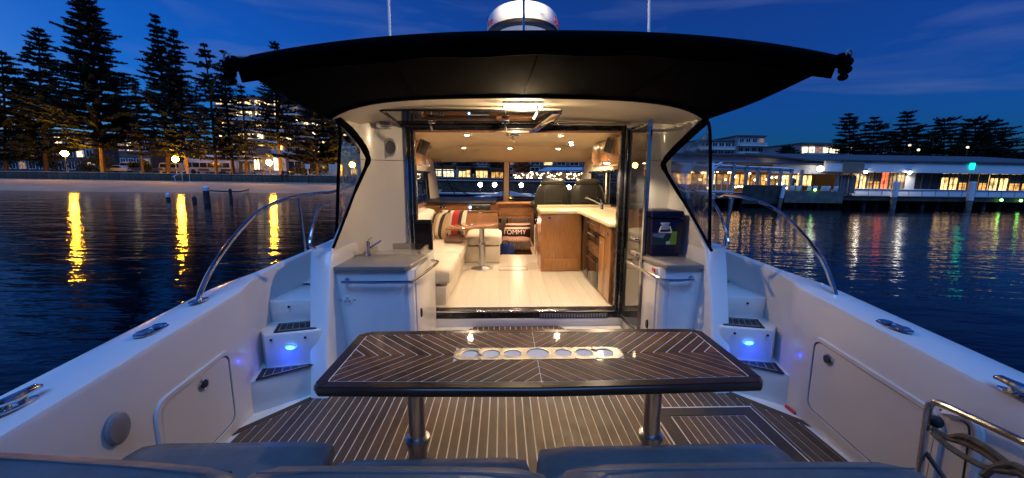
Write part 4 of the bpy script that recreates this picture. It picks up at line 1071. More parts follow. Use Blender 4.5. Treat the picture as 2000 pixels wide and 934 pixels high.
# ================================================================== RADAR, AERIALS
rad = thing('radar_dome', 'round white radar dome on a mast above the hardtop', 'radar', (.02, 4.6, 2.35))
rc = at(1021, 62, Y=4.6); Rr = .395
zr = 3.085
mt = Matrix.Rotation(R_(-4), 4, 'X')
part('dome', MB().lathe([(Rr*.985, .03), (Rr, .05), (Rr*.99, .12), (Rr*.95, .18), (Rr*.88, .215), (Rr*.76, .238), (Rr*.4, .25), (.01, .252)], (rc.x, 4.6, zr), 48, mt), white, rad)
part('rim', MB().lathe([(Rr*.80, -.01), (Rr*.97, -.005), (Rr*.985, .03), (Rr*.95, .045)], (rc.x, 4.6, zr), 48, mt), blackplastic, rad)
part('underside', MB().lathe([(.01, -.03), (Rr*.6, -.03), (Rr*.79, -.012), (Rr*.80, .01)], (rc.x, 4.6, zr), 40, mt), white, rad)
bt = MB()
for k in range(8):
    a = 2*math.pi*k/8 + .2; bt.lathe([(.012, -.036), (.012, -.024)], (rc.x + Rr*.5*math.cos(a), 4.6 + Rr*.5*math.sin(a), zr), 8)
part('bolts', bt, grey, rad)
part('mast_arm', MB().tube([(rc.x, 4.75, 2.3), (rc.x, 4.70, 2.7), (rc.x, 4.62, zr - .03)], [.09, .07, .12], 12), gel, rad)
tl = text('lettering', 'DOPPLER', .052, mat('faint_print', (.42, .36, .28), .5), rad, Matrix.Translation((rc.x + .005, 4.6 - Rr*.99 - .004, zr + .135)) @ Matrix.Rotation(R_(84), 4, 'X'), .001, space=1.6)
for sgn, body in ((-1, 'ine'), (1, 'Ray')):
    an = R_(-90 + sgn*62)
    text('red_lettering', body, .105, redm, rad, Matrix.Translation((rc.x + (Rr + .005)*math.cos(an), 4.6 + (Rr + .005)*math.sin(an), zr + .085)) @ Matrix.Rotation(an + R_(90), 4, 'Z') @ Matrix.Rotation(R_(88), 4, 'X') @ Matrix.Shear('XZ', 4, (0, 0)), .002)
pa, pb = at(1023, 76, Y=3.9) + Vector((0, 0, -.3)), at(1023, -40, Y=3.9)
pole = thing('light_pole', 'thin steel light pole in front of the radar dome', 'pole', tuple(pa))
part('shaft', MB().tube([pa, pb], [.013, .013], 10), steel, pole)
lh = part('lamp_head', MB().lathe([(.03, -.01), (.035, .0), (.035, .015)], pb, 14), blackplastic, pole)
part('lens', MB().lathe([(.03, .016), (.03, .07), (.02, .08)], pb, 14), emis('anchor_lamp', (1.0, .82, .52), 20.0), lh)
part('cap', MB().lathe([(.034, .081), (.034, .095), (.01, .10)], pb, 14), blackplastic, lh)
lamp('anchor_light', 'POINT', pb + Vector((0, .06, .05)), 16, (1.0, .74, .42), .03)
for (a, b), lab in ((((762, 86), (756.5, -60)), 'tall white whip aerial on the hardtop, left of the radar dome'), (((1267, 76), (1269.5, -60)), 'tall white whip aerial on the hardtop, right of the radar dome')):
    p, q = at(*a, Y=4.3), at(*b, Y=4.3)
    an = thing('whip_aerial', lab, 'aerial', tuple(p + Vector((0, 0, -.35))), 'white whip aerials on the hardtop')
    part('rod', MB().tube([p + (p - q)*.35, q + (q - p)*1.5], [.016, .012], 10), white, an)
    part('ferrule', MB().tube([p + (p - q)*.40, p + (p - q)*.2], [.024, .024], 10), steel, an)

# ================================================================== SALOON FURNITURE
Zf = .17
gal = thing('galley_unit', 'L shaped cherry wood galley counter with pale top and black oven front', 'kitchen unit', (1.0, 5.2, Zf))
part('end_panel', MB().box(.376, .965, 5.63, 5.66, Zf + .002, 1.03), cherry, gal, bevel=.004)
part('plinth_board', MB().box(.43, .93, 5.618, 5.632, Zf + .02, .36), cherry, gal, bevel=.003)
part('carcass', MB().box(.38, 1.55, 5.66, 6.20, Zf + .002, 1.03), cherry, gal)
part('carcass', MB().box(.995, 1.55, 4.06, 5.66, Zf + .002, 1.03), cherryd, gal)
part('countertop', MB().ext([(.36, 5.56, 1.032), (.90, 5.56, 1.032), (.93, 5.50, 1.032), (.93, 4.02, 1.032), (1.555, 4.02, 1.032), (1.555, 6.22, 1.032), (.36, 6.22, 1.032)], (0, 0, .05)), galtop, gal, bevel=.008)
part('upstand', MB().box(.37, 1.55, 6.17, 6.22, 1.083, 1.12), galtop, gal, bevel=.005)
part('knob', MB().lathe([(.024, 0), (.022, .012), (.008, .014)], (.50, 5.63, .965), 14, Matrix.Rotation(R_(90), 4, 'X')), steel, gal)
xg = .995
for a, b, z0, z1, m_, nm in ((5.16, 5.62, .19, 1.01, oven, 'fridge_door'), (4.60, 5.14, .19, .56, oven, 'oven_door'), (4.60, 5.14, .58, .72, cherryd, 'drawer_front'), (4.60, 5.14, .74, .87, oven, 'oven_panel'), (4.60, 5.14, .89, 1.01, cherryd, 'drawer_front'), (4.33, 4.58, .19, .86, cherry, 'cupboard_door'), (4.33, 4.58, .88, 1.01, cherry, 'drawer_front'), (4.08, 4.31, .19, 1.01, cherry, 'cupboard_door')):
    o_ = part(nm, MB().box(xg - .022, xg, a, b, z0, z1), m_, gal, bevel=.004)
    if nm in ('oven_door', 'drawer_front', 'oven_panel') and b > 5:
        part('handle', MB().tube([(xg - .05, a + .06, z1 - .04), (xg - .05, b - .06, z1 - .04)], .010, 8), steel if nm != 'oven_panel' else blackplastic, o_)
    elif nm != 'fridge_door':
        part('knob', MB().lathe([(.018, 0), (.016, .012), (.006, .014)], (xg - .022, (a+b)/2, z1 - .07), 10, Matrix.Rotation(R_(-90), 4, 'Y')), steel, o_)
gt = thing('galley_tap', 'small chrome tap with long spout at the far end of the pale galley counter', 'tap', (1.27, 5.85, 1.083))
part('body', MB().lathe([(.03, 1.083), (.026, 1.10), (.022, 1.11), (.022, 1.18), (.012, 1.2)], (1.30, 5.8, 0), 14), steel, gt)
part('spout', MB().tube(smooth_path([(1.30, 5.8, 1.15), (1.2, 5.75, 1.20), (1.06, 5.7, 1.26), (1.03, 5.69, 1.245)], 4), .013, 8), steel, gt)
part('lever', MB().tube([(1.30, 5.8, 1.19), (1.27, 5.76, 1.24), (1.22, 5.74, 1.25)], [.01, .008, .009], 8), steel, gt)

# helm chairs
def helm_chair(x, lab):
    c = thing('helm_chair', lab, 'chair', (x, 6.75, Zf), 'black helm chairs behind the galley')
    bk = MB(); rows = []
    for z, w, d, y in ((.95, .30, .06, 6.60), (1.0, .315, .075, 6.60), (1.15, .31, .075, 6.585), (1.30, .285, .07, 6.57), (1.40, .24, .06, 6.56), (1.445, .20, .045, 6.555)):
        rows.append([(x + w*sx, y + d*sy, z) for sx, sy in ((-1, .4), (-1, -.4), (-.8, -.9), (-.3, -1.05), (.3, -1.05), (.8, -.9), (1, -.4), (1, .4), (.8, 1), (-.8, 1))])
    bk.loft(rows, closed=True, capends=True)
    b = part('backrest', bk, chairlea, c, angle=70)
    part('headrest', cushion(MB(), x - .20, x + .20, 6.49, 6.62, 1.42, 1.515, .035), chairlea, c, angle=60)
    st = MB()
    for pth in (((-.14, 6.492, 1.40), (-.14, 6.50, .98)), ((.14, 6.492, 1.40), (.14, 6.50, .98)), ((-.14, 6.498, 1.16), (.14, 6.498, 1.16))):
        st.tube([(x + q[0], q[1], q[2]) for q in pth], .004, 5)
    part('seam', st, darkgrey, b)
    part('seat', cushion(MB(), x - .27, x + .27, 6.6, 7.15, .78, .94, .05), chairlea, c, angle=60)
    for sx in (-1, 1):
        part('armrest', cushion(MB(), x + sx*.31 - .035, x + sx*.31 + .035, 6.55, 7.0, 1.06, 1.13, .03), chairlea, c, angle=60)
        part('arm_post', MB().tube([(x + sx*.31, 6.62, 1.08), (x + sx*.29, 6.7, .85)], .022, 8), blackplastic, c)
    part('pedestal', MB().lathe([(.16, Zf + .002), (.15, Zf + .03), (.06, Zf + .06), (.055, .78)], (x, 6.85, 0), 18), brushed, c)
helm_chair(.66, 'black leather helm chair nearer the companionway')
helm_chair(1.24, 'black leather helm chair beside the right side window')
wheel = thing('steering_wheel', 'small black steering wheel between the helm chairs below the windscreen', 'wheel', (.95, 7.6, 1.0))
part('ring', MB().tube([Vector((.97 + .17*math.cos(a), 7.75 + .05*math.sin(a), 1.16 + .15*math.sin(a))) for a in [k*math.pi/10 for k in range(20)]], .016, 8, closed=True), blackplastic, wheel)
part('spokes', MB().tube([(.80, 7.75, 1.16), (1.14, 7.75, 1.16)], .014, 6).tube([(.97, 7.75, 1.16), (.97, 7.70, 1.02)], .014, 6), steel, wheel)
hel = thing('helm_console', 'dark helm console under the right windscreen pane', 'console', (1.05, 8.0, Zf))
part('body', MB().box(.54, 1.54, 7.85, 8.3, Zf, 1.04), cherryd, hel, bevel=.01)
part('cowl', MB().add([(.54, 7.8, 1.04), (1.54, 7.8, 1.04), (1.54, 8.9, 1.06), (.54, 8.9, 1.06), (.54, 8.0, 1.10), (1.54, 8.0, 1.10), (1.54, 8.7, 1.10), (.54, 8.7, 1.10)], [(3, 2, 1, 0), (4, 5, 6, 7), (0, 1, 5, 4), (1, 2, 6, 5), (2, 3, 7, 6), (3, 0, 4, 7)]), blackplastic, hel, bevel=.01)

# sofa: run along the port side, return under the dash
sofa = thing('saloon_sofa', 'cream leather L shaped sofa along the left side of the cabin', 'sofa', (-1.1, 5.3, Zf))
part('sofa_base', MB().box(-1.60, -.80, 4.12, 6.2, Zf + .002, .38), sofalea, sofa, bevel=.012)
part('sofa_base', MB().box(-1.60, -.23, 6.24, 7.0, Zf + .002, .44), sofalea, sofa, bevel=.012)
for a, b in ((4.10, 5.12), (5.13, 6.22)): part('seat_cushion', cushion(MB(), -1.56, -.745, a, b, .385, .575, .06), sofalea, sofa, angle=60)
part('seat_cushion', cushion(MB(), -.80, -.20, 6.225, 7.05, .445, .63, .06), sofalea, sofa, angle=60)
for a, b in ((4.11, 5.12), (5.13, 6.9)): 
    bk = cushion(MB(), -.14, .14, a, b, .53, 1.02, .07)
    bk.v = [Vector((-1.40 + v.x - (v.z - .53)*.22 + (.24 if v.y < 4.3 and False else 0), v.y, v.z)) for v in bk.v]
    part('backrest_cushion', bk, sofalea, sofa, angle=60)
part('end_panel', MB().box(-1.62, -.98, 4.085, 4.11, Zf + .002, .95), headliner, sofa, bevel=.01)
ar = cushion(MB(), -1.14, -.96, 4.08, 4.30, .50, 1.0, .06)
part('arm_cushion', ar, sofalea, sofa, angle=60)
# cushions on the sofa
def striped(x, y, z, w, h, rot, cols, lab, tilt=-18):
    m_ = Matrix.Translation((x, y, z)) @ Matrix.Rotation(R_(rot), 4, 'Z') @ Matrix.Rotation(R_(tilt), 4, 'X')
    c = thing('cushion', lab, 'cushion', (x, y, z - h/2))
    n = len(cols); N_ = 4
    def surf(u, v, side):
        e = (1 - abs(u)**2.6)*(1 - abs(v)**2.6); pin = 1 - .06*(1 - abs(v))*(abs(u)) 
        return m_ @ Vector((u*w/2*(1 - .05*(1 - v*v)), side*.075*max(0, e)**.55, v*h/2*(1 - .05*(1 - u*u))))
    for i, cm in enumerate(cols):
        b = MB()
        for side in (-1, 1):
            b.loft([[surf(-1 + 2*(i + j/N_)/n, -1 + 2*k/10, side) for k in range(11)] for j in range(N_ + 1)])
        part('stripe', b, cm, c, angle=80)
    return c
striped(-1.20, 6.25, .79, .42, .44, -40, [creamc, brownc, tan, creamc, brownc, tan], 'cream and tan striped cushion on the sofa, further left of the pair')
striped(-1.0, 6.42, .80, .46, .46, -18, [creamc, creamc, brownc, creamc, redc, redc, brownc, creamc], 'cream, black and red striped cushion on the sofa')
fold = cushion(MB(), -1.06, -.78, 5.72, 6.12, .585, .66, .035)
solo('folded_throw', fold, mat('mauve_cloth', (.30, .19, .16), .9, var=.1, bump=.2), 'small mauve folded cloth on the sofa seat under the table', 'cloth', angle=60)

stb = thing('saloon_table', 'glossy wood leaf table on a single steel pedestal in the cabin', 'table', (-.50, 5.9, Zf))
tt = [(-1.02, 5.68), (-.85, 5.58), (-.70, 5.60), (-.26, 6.05), (-.24, 6.12), (-.42, 6.25), (-.80, 6.26), (-1.0, 6.0)]
part('tabletop', MB().ext([(a, b, .80 + .03*(a + .6)) for a, b in tt], (0, 0, .035)), mat('gloss_cherry', (.40, .19, .07), .14, grain=.25, gscale=6, gstretch=(2, 9, 2), coat=.8), stb, bevel=.008)
part('edge_trim', MB().tube([(a, b, .815 + .03*(a + .6)) for a, b in tt], .008, 6, closed=True), cherryd, stb)
part('pedestal', MB().lathe([(.050, .19), (.050, .55), (.040, .56), (.040, .79)], (-.50, 5.88, 0), 20), brushed, stb)
part('collar', MB().lathe([(.052, .545), (.06, .548), (.06, .575), (.042, .58)], (-.50, 5.88, 0), 18), steel, stb)
part('clamp_lever', MB().tube([(-.55, 5.84, .56), (-.60, 5.80, .57)], .008, 6), steel, stb)
part('foot_plate', MB().lathe([(.17, Zf + .002), (.168, Zf + .008), (.09, Zf + .03), (.052, Zf + .045)], (-.50, 5.88, 0), 28), brushed, stb)

av = thing('media_box', 'flat black media player on the wooden shelf below the windscreen', 'electronics', (-.55, 7.2, .952))
a0, a1 = at(921, 407, Y=7.22), at(957, 398, Y=7.22)
part('case', MB().box(a0.x, a1.x, 7.19, 7.31, .952, 1.045), blackplastic, av, bevel=.006)
part('lid', MB().box(a0.x - .004, a1.x + .004, 7.186, 7.315, 1.046, 1.056), grey, av, bevel=.003)
for k in (.3, .65): part('button', MB().lathe([(.012, 0), (.012, .006)], (a0.x + (a1.x - a0.x)*k, 7.19, 1.01), 10, Matrix.Rotation(R_(90), 4, 'X')), steel, av)
for (px, py, y_), lab, rz_ in (((826, 288, 5.2), 'small grey loudspeaker on a bracket under the left overhead locker', 35), ((1192, 284, 5.0), 'small grey loudspeaker on a bracket in front of the right overhead lockers', -25)):
    p = at(px, py, Y=y_)
    sp = thing('loudspeaker', lab, 'loudspeaker', tuple(p + Vector((0, 0, -.08))), 'pair of cabin loudspeakers')
    m_ = Matrix.Rotation(R_(rz_), 4, 'Z') @ Matrix.Rotation(R_(20), 4, 'Y') @ Matrix.Rotation(R_(12), 4, 'X')
    part('case', MB().obox(p, (.12, .10, .19), m_), grey, sp, bevel=.012)
    part('grille', MB().obox(p + m_.to_3x3() @ Vector((0, -.052, 0)), (.10, .006, .17), m_), darkgrey, sp, bevel=.002)
    part('bracket', MB().obox(p + Vector((.05 if rz_ > 0 else .06, .06, .02)), (.10, .03, .05), m_), grey, sp)

# lower cabin: berth with fur throw, lettered pillow, blue bag, folding chair parts
berth = thing('berth', 'low bunk with patterned fur throw seen through the companionway', 'bed', (.08, 8.3, -.46))
part('bunk_base', MB().box(-.34, .42, 7.80, 8.95, -.46, .16), cherryd, berth, bevel=.01)
part('mattress', cushion(MB(), -.35, .43, 7.76, 8.95, .16, .28, .05), creamc, berth, angle=60)
fu = cushion(MB(), -.34, .40, 7.72, 8.25, .08, .33, .06)
random.seed(3)
fu.v = [v + Vector((random.uniform(-.012, .012), random.uniform(-.012, .012), random.uniform(-.012, .012))) for v in fu.v]
part('fur_throw', fu, furm, berth, angle=80)
pil = thing('pillow', 'black and white pillow with large lettering on the bunk', 'pillow', (.06, 8.1, .33))
def pillow_surf(u, v, s):
    e = max(0, (1 - abs(u)**3)*(1 - abs(v)**3))**.5
    return Vector((.07 + u*.32, 8.06 + v*.05 + s*.09*e, .46 + v*.15))
for i in range(8):
    v0, v1 = -1 + i/4, -1 + (i+1)/4
    b = MB()
    for s in (-1, 1): b.loft([[pillow_surf(-1 + 2*j/10, v0 + (v1 - v0)*k/2, s) for j in range(11)] for k in range(3)])
    part('stripe', b, (brownc, blackp, blackp, blackp, blackp, creamc, blackp, creamc)[i], pil, angle=80)
text('lettering', 'TOMMY', .135, whitep, pil, Matrix.Translation((.06, 7.955, .435)) @ Matrix.Rotation(R_(88), 4, 'X'), .002)
bag = MB()
rows = []
for z, w, d in ((.02, .17, .10), (.08, .18, .11), (.18, .17, .10), (.26, .15, .07), (.30, .11, .03)):
    rows.append([(-.12 + w*math.cos(a)*(1 + .05*math.sin(5*a)), 7.52 + d*math.sin(a), z) for a in [k*math.pi/8 for k in range(16)]])
bag.loft(rows, closed=True, capends=True)
bg = thing('blue_bag', 'crumpled blue bag on the floor beside the companionway', 'bag', (-.12, 7.5, .0))
bag.v = [v + Vector((0, 0, -.02)) for v in bag.v]
part('body', bag, bluecl, bg, angle=60)
part('handle', MB().tube(smooth_path([(-.19, 7.46, .26), (-.17, 7.45, .33), (-.08, 7.45, .33), (-.06, 7.46, .26)], 4), .01, 6), bluecl, bg)
part('tag', MB().box(-.20, -.04, 7.40, 7.408, .03, .08), whitep, bg)
gb = thing('black_holdall', 'dark garment hanging at the left edge of the companionway', 'bag', (-.22, 7.1, .4))
hb = cushion(MB(), -.25, -.15, 7.08, 7.3, .40, .82, .05); hb.v = [Vector((v.x + (v.z - .6)*.25, v.y, v.z)) for v in hb.v]
part('cloth', hb, brownc, gb, angle=60)

# ================================================================== THE BAY AND THE SHORES
IN_BOAT[0] = False
def aE(px, py, **k): return at(px, py, env=True, **k)
WZ = -0.80
# water: dark, rippled, glossy
m, nt, N, L, p = nodes_of('water')
p.inputs['Specular IOR Level'].default_value = .12; p.inputs['Base Color'].default_value = (.0015, .003, .006, 1); p.inputs['Roughness'].default_value = .06; p.inputs['IOR'].default_value = 1.333
tc_ = N.new('ShaderNodeTexCoord'); hs = []
for sc, amp, det in ((.55, 1.0, 3), (2.2, .42, 3), (7.0, .12, 2)):
    mp = N.new('ShaderNodeMapping'); mp.inputs['Scale'].default_value = (sc*.42, sc*1.3, sc); mp.inputs['Rotation'].default_value = (0, 0, .35*sc)
    nn = N.new('ShaderNodeTexNoise'); nn.inputs['Scale'].default_value = 1; nn.inputs['Detail'].default_value = det
    L.new(tc_.outputs['Object'], mp.inputs[0]); L.new(mp.outputs[0], nn.inputs['Vector'])
    ml = N.new('ShaderNodeMath'); ml.operation = 'MULTIPLY'; ml.inputs[1].default_value = amp; L.new(nn.outputs[0], ml.inputs[0]); hs.append(ml.outputs[0])
ad = N.new('ShaderNodeMath'); L.new(hs[0], ad.inputs[0]); L.new(hs[1], ad.inputs[1])
ad2 = N.new('ShaderNodeMath'); L.new(ad.outputs[0], ad2.inputs[0]); L.new(hs[2], ad2.inputs[1])
bp = N.new('ShaderNodeBump'); bp.inputs['Strength'].default_value = 1.0; bp.inputs['Distance'].default_value = .085
pn_ = N.new('ShaderNodeTexNoise'); pn_.inputs['Scale'].default_value = .045; pn_.inputs['Detail'].default_value = 3; L.new(tc_.outputs['Object'], pn_.inputs['Vector'])
pr_ = N.new('ShaderNodeMapRange'); pr_.inputs[1].default_value = .35; pr_.inputs[2].default_value = .65; pr_.inputs[3].default_value = .45; pr_.inputs[4].default_value = 1.0
L.new(pn_.outputs[0], pr_.inputs[0]); L.new(pr_.outputs[0], bp.inputs['Strength'])
L.new(ad2.outputs[0], bp.inputs['Height']); L.new(bp.outputs[0], p.inputs['Normal'])
watm = m
structure('water', MB().add([(-900, -400, WZ), (900, -400, WZ), (900, 62, WZ), (-900, 62, WZ)], [(0, 1, 2, 3)]), watm, smooth=False)
sand = mat('sand', (.34, .24, .155), .9, var=.18, vscale=.35, bump=.5, bscale=3, rvar=.05)
ground = mat('ground', (.20, .145, .09), .9, var=.35, vscale=.4, bump=.3, bscale=2)
asph = mat('asphalt', (.05, .05, .052), .8, var=.2, vscale=2)
wallst = mat('sandstone_wall', (.085, .066, .045), .85, var=.35, vscale=1.4, objvar=.2, bump=.4, bscale=6)
bark = mat('bark', (.10, .068, .042), .9, var=.3, vscale=3, stretch=(1, 1, .3), bump=.5, bscale=8)
needles = mat('pine_needles', (.018, .024, .013), .75, var=.4, vscale=1.5)
needles2 = mat('pine_needles_dark', (.018, .027, .015), .75, var=.4, vscale=1.5)
leafm = mat('shrub_leaves', (.045, .060, .025), .7, var=.4, vscale=2)
concrete = mat('pale_render', (.46, .44, .41), .8, var=.1, vscale=.3)
concrete2 = mat('cream_render', (.50, .44, .35), .8, var=.12, vscale=.3)
brickd = mat('dark_render', (.13, .10, .08), .85, var=.2, vscale=.5)
roofd = mat('dark_roof', (.075, .085, .09), .7, var=.2, vscale=.6)
wpaint = mat('white_paint', (.70, .70, .70), .55, var=.06, vscale=.6)
timber = mat('wharf_timber', (.055, .045, .036), .85, var=.35, vscale=2, bump=.4, bscale=6)
darkglass = mat('dark_window', (.02, .025, .035), .08, rvar=.04)
def lit(name, col, s):
    m, nt, N, L, p = nodes_of(name)
    p.inputs['Base Color'].default_value = (.1, .1, .1, 1); p.inputs['Roughness'].default_value = .2
    p.inputs['Emission Color'].default_value = (*col, 1)
    tc = N.new('ShaderNodeTexCoord'); mp = N.new('ShaderNodeMapping'); mp.inputs['Scale'].default_value = (1.6, 1.6, 1.1)
    oi = N.new('ShaderNodeObjectInfo'); ad = N.new('ShaderNodeVectorMath'); sc = N.new('ShaderNodeVectorMath'); sc.operation = 'SCALE'; sc.inputs['Scale'].default_value = 37.0
    cb = N.new('ShaderNodeCombineXYZ'); L.new(oi.outputs['Random'], cb.inputs[0]); L.new(oi.outputs['Random'], cb.inputs[2])
    L.new(cb.outputs[0], sc.inputs[0]); L.new(tc.outputs['Object'], mp.inputs[0]); L.new(mp.outputs[0], ad.inputs[0]); L.new(sc.outputs[0], ad.inputs[1])
    nz = N.new('ShaderNodeTexNoise'); nz.inputs['Scale'].default_value = 1.5; nz.inputs['Detail'].default_value = 3; L.new(ad.outputs[0], nz.inputs['Vector'])
    mr = N.new('ShaderNodeMapRange'); mr.inputs[1].default_value = .36; mr.inputs[2].default_value = .64; mr.inputs[3].default_value = s*.25; mr.inputs[4].default_value = s*1.35
    L.new(nz.outputs[0], mr.inputs[0]); L.new(mr.outputs[0], p.inputs['Emission Strength'])
    MATS[name] = m
    return m
winw = lit('lit_window_warm', (1.0, .47, .09), .75)
winw2 = lit('lit_window_amber', (1.0, .60, .20), 1.5)
winc = lit('lit_window_white', (1.0, .78, .45), 1.6)
winb = lit('lit_window_dim', (.95, .48, .14), .22)
lampm = emis('street_globe', (1.0, .42, .020), 210.0)
lampw = emis('white_globe', (1.0, .93, .78), 20.0)
bulb = emis('warm_bulb', (1.0, .60, .28), 8.0)
signg = emis('green_sign', (.0, .75, .45), 2.6)
greenl = emis('green_lamp', (.25, 1.0, .12), 6.0)
redl = lit('red_neon', (1.0, .16, .05), 1.0)
lampg = emis('pale_globe', (1.0, .93, .78), 5.0)

beach_rows = []
SHX = [-150, -90, -65, -48, -36, -24, -14, -9]
for k, X_ in enumerate(SHX):
    w = aE(max(-300, 982 + X_/50*760), 370, Z=WZ).y
    yw = interp([(-150, 47), (-65, 47.5), (-40, 49), (-24, 51.5), (-9, 54)], X_)
    beach_rows.append([(X_, yw - 2.5, WZ - .25), (X_, yw, WZ + .02), (X_, yw + 2, WZ + .22), (X_, yw + 5, WZ + .62), (X_, 60.5, WZ + 1.2)])
structure('beach', MB().loft(beach_rows), sand)
structure('ground', MB().add([(-900, 60.8, 1.36), (900, 60.8, 1.36), (900, 1500, 1.36), (-900, 1500, 1.36)], [(0, 1, 2, 3)]), ground, smooth=False)
structure('road', MB().add([(-300, 78, 1.364), (40, 78, 1.364), (40, 86, 1.364), (-300, 86, 1.364)], [(0, 1, 2, 3)]), asph, smooth=False)
# sea wall: courses of blocks as pieces
sw = thing('sea_wall', 'low sandstone sea wall between the beach and the promenade', 'wall', (-60, 60.4, 0))
part('core', MB().box(-150, 20, 60.42, 61.0, -1.2, 1.36), wallst, sw, smooth=False)
part('coping', MB().box(-150, 20, 60.28, 61.1, 1.362, 1.50), mat('coping_stone', (.30, .24, .17), .8, var=.2, vscale=1), sw, bevel=.03)
x = -92.0; blk = None; k = 0
while x < -20:
    if blk is None:
        blk = part('stone_block', MB().box(x + .03, x + 1.47, 60.34, 60.5, .32, 1.33), wallst, sw, bevel=.02)
    else: inst(blk, sw, loc=(1.5*k, 0, 0))
    x += 1.5; k += 1

# ---------------------------------------------------------------- Norfolk pines
def pine(lab, top, base_px, Y, hw_px, seed, bare=.16, dens=1.0, pmat=None, flat=.12, group='tall pines along the shore', ground_z=1.36, name='pine_tree', gaps=.0, whorls=None):
    r = random.Random(seed)
    T = aE(top[0], top[1], Y=Y); B = aE(base_px, 345, Y=Y); B.z = ground_z
    H = T.z - B.z; hw = hw_px*Y/760
    t = thing(name, lab, 'tree', tuple(B), group)
    ax = lambda s: B.lerp(T, s) + Vector((math.sin(s*3.1)*.012*H*(1 if seed % 2 else -1), 0, 0))
    part('trunk', MB().tube([ax(s/9) for s in range(10)], [H*.011*(1 - .9*s/9) + .05 for s in range(10)], 7), bark, t)
    vs, fs = [], []; limb = MB(); hw *= 1.06
    nw = whorls or max(14, int(H/.82))
    for i in range(nw):
        s = bare + (1 - bare)*(i/(nw - .4))
        if r.random() < gaps: continue
        s += r.uniform(-.006, .006)
        u = (s - bare)/(1 - bare)
        prof = (1 - u)**.72*(.82 + .18*min(1, u*6)) + flat*(1 - u*.6)
        c = ax(min(1, s)); nb = r.randint(6, 9); a0 = r.uniform(0, 6.28); prof *= r.uniform(.74, 1.16)*(1 + .16*math.sin(u*11 + seed*1.7) + .10*math.sin(u*23 + seed))
        for b in range(nb):
            Lb = hw*prof*r.uniform(.62, 1.12)
            if Lb < .25: Lb = .35
            an = a0 + 6.283*b/nb + r.uniform(-.2, .2)
            dx, dy = math.cos(an), math.sin(an)
            droop = r.uniform(-.10, .06); up = r.uniform(.05, .16) + (.25 if u > .93 else 0)
            P = lambda q: c + Vector((dx*Lb*q, dy*Lb*q, Lb*(droop*q + up*q*q*q)))
            limb.tube([P(0), P(.55), P(1)], [.07 + .02*(1-u), .045, .02], 3, caps=False)
            n = max(7, int((8 + Lb*5.0)*dens))
            for j in range(n):
                q = .10 + .95*(j + r.random())/n
                o = P(min(q, 1.03)); sp = (.14 + .26*math.sin(math.pi*min(1, q*.92 + .05)))*(.6 + .16*Lb)
                sp = min(sp, 1.25)
                for sd in (-1, 1, 0):
                    ln = sp*r.uniform(.6, 1.2); ww = r.uniform(.15, .42)
                    # a sprig: narrow leaf shaped quad going sideways, outwards and upwards
                    d = Vector((dx*.55 - dy*sd, dy*.55 + dx*sd, r.uniform(.05, .7) if sd else 1.0)).normalized()*ln
                    w_ = Vector((r.uniform(-1, 1), r.uniform(-1, 1), r.uniform(-.35, .8))).normalized()*ww
                    k0 = len(vs)
                    vs += [o, o + d*.45 + w_, o + d, o + d*.5 - w_]
                    fs.append((k0, k0+1, k0+2, k0+3))
    me = bpy.data.meshes.new('crown'); org = Vector(t['_org'])
    me.from_pydata([tuple(v - org) for v in vs], [], fs); me.materials.append(pmat or needles)
    o = bpy.data.objects.new('crown', me); COL.objects.link(o); o.parent = t
    part('limbs', limb, bark, t, smooth=False, kind='stuff')
    return t
pine('broad dark pine at the left end of the sea wall', (2, 98), 12, 68, 78, 1, .10, 1.5, needles2)
pine('slimmer pine with a thin open top beside the tallest pine', (76, 55), 92, 70, 62, 2, .14, 1.1, needles2, gaps=.08)
pine('tallest and densest pine, its tip reaching the top of the photo', (163, -12), 203, 67, 82, 3, .15, 1.6, needles2)
pine('smallest slender pine with sparse short branches', (264, 156), 280, 66, 26, 4, .16, .5, gaps=.3)
pine('tall leaning pine standing left of the middle street lamp', (302, 28), 330, 68, 50, 5, .12, 1.2, gaps=.05)
pine('leaning pine close behind the middle street lamp', (338, 56), 368, 66.5, 46, 6, .13, 1.0, gaps=.06)
pine('flat topped pine with wide open tiers in front of the hotel', (398, 84), 423, 66, 50, 7, .13, .60, flat=.25, gaps=.1)
pine('pine with a ragged narrow crown between the awning tip and the hotel', (436, 98), 457, 68, 36, 8, .16, .5, gaps=.15)
pine('thin pine under the awning corner', (470, 165), 482, 66, 30, 9, .18, .5, gaps=.2)
pine('pine whose tuft shows above the awning, with a bare pale trunk below', (537, 82), 549, 67, 46, 10, .24, .6, gaps=.05, flat=.2)
pine('bushy pine beside the side curtain', (612, 190), 620, 66, 62, 11, .18, 1.3)
pine('bushy pine partly hidden by the side curtain', (668, 170), 672, 69, 55, 12, .16, 1.2)

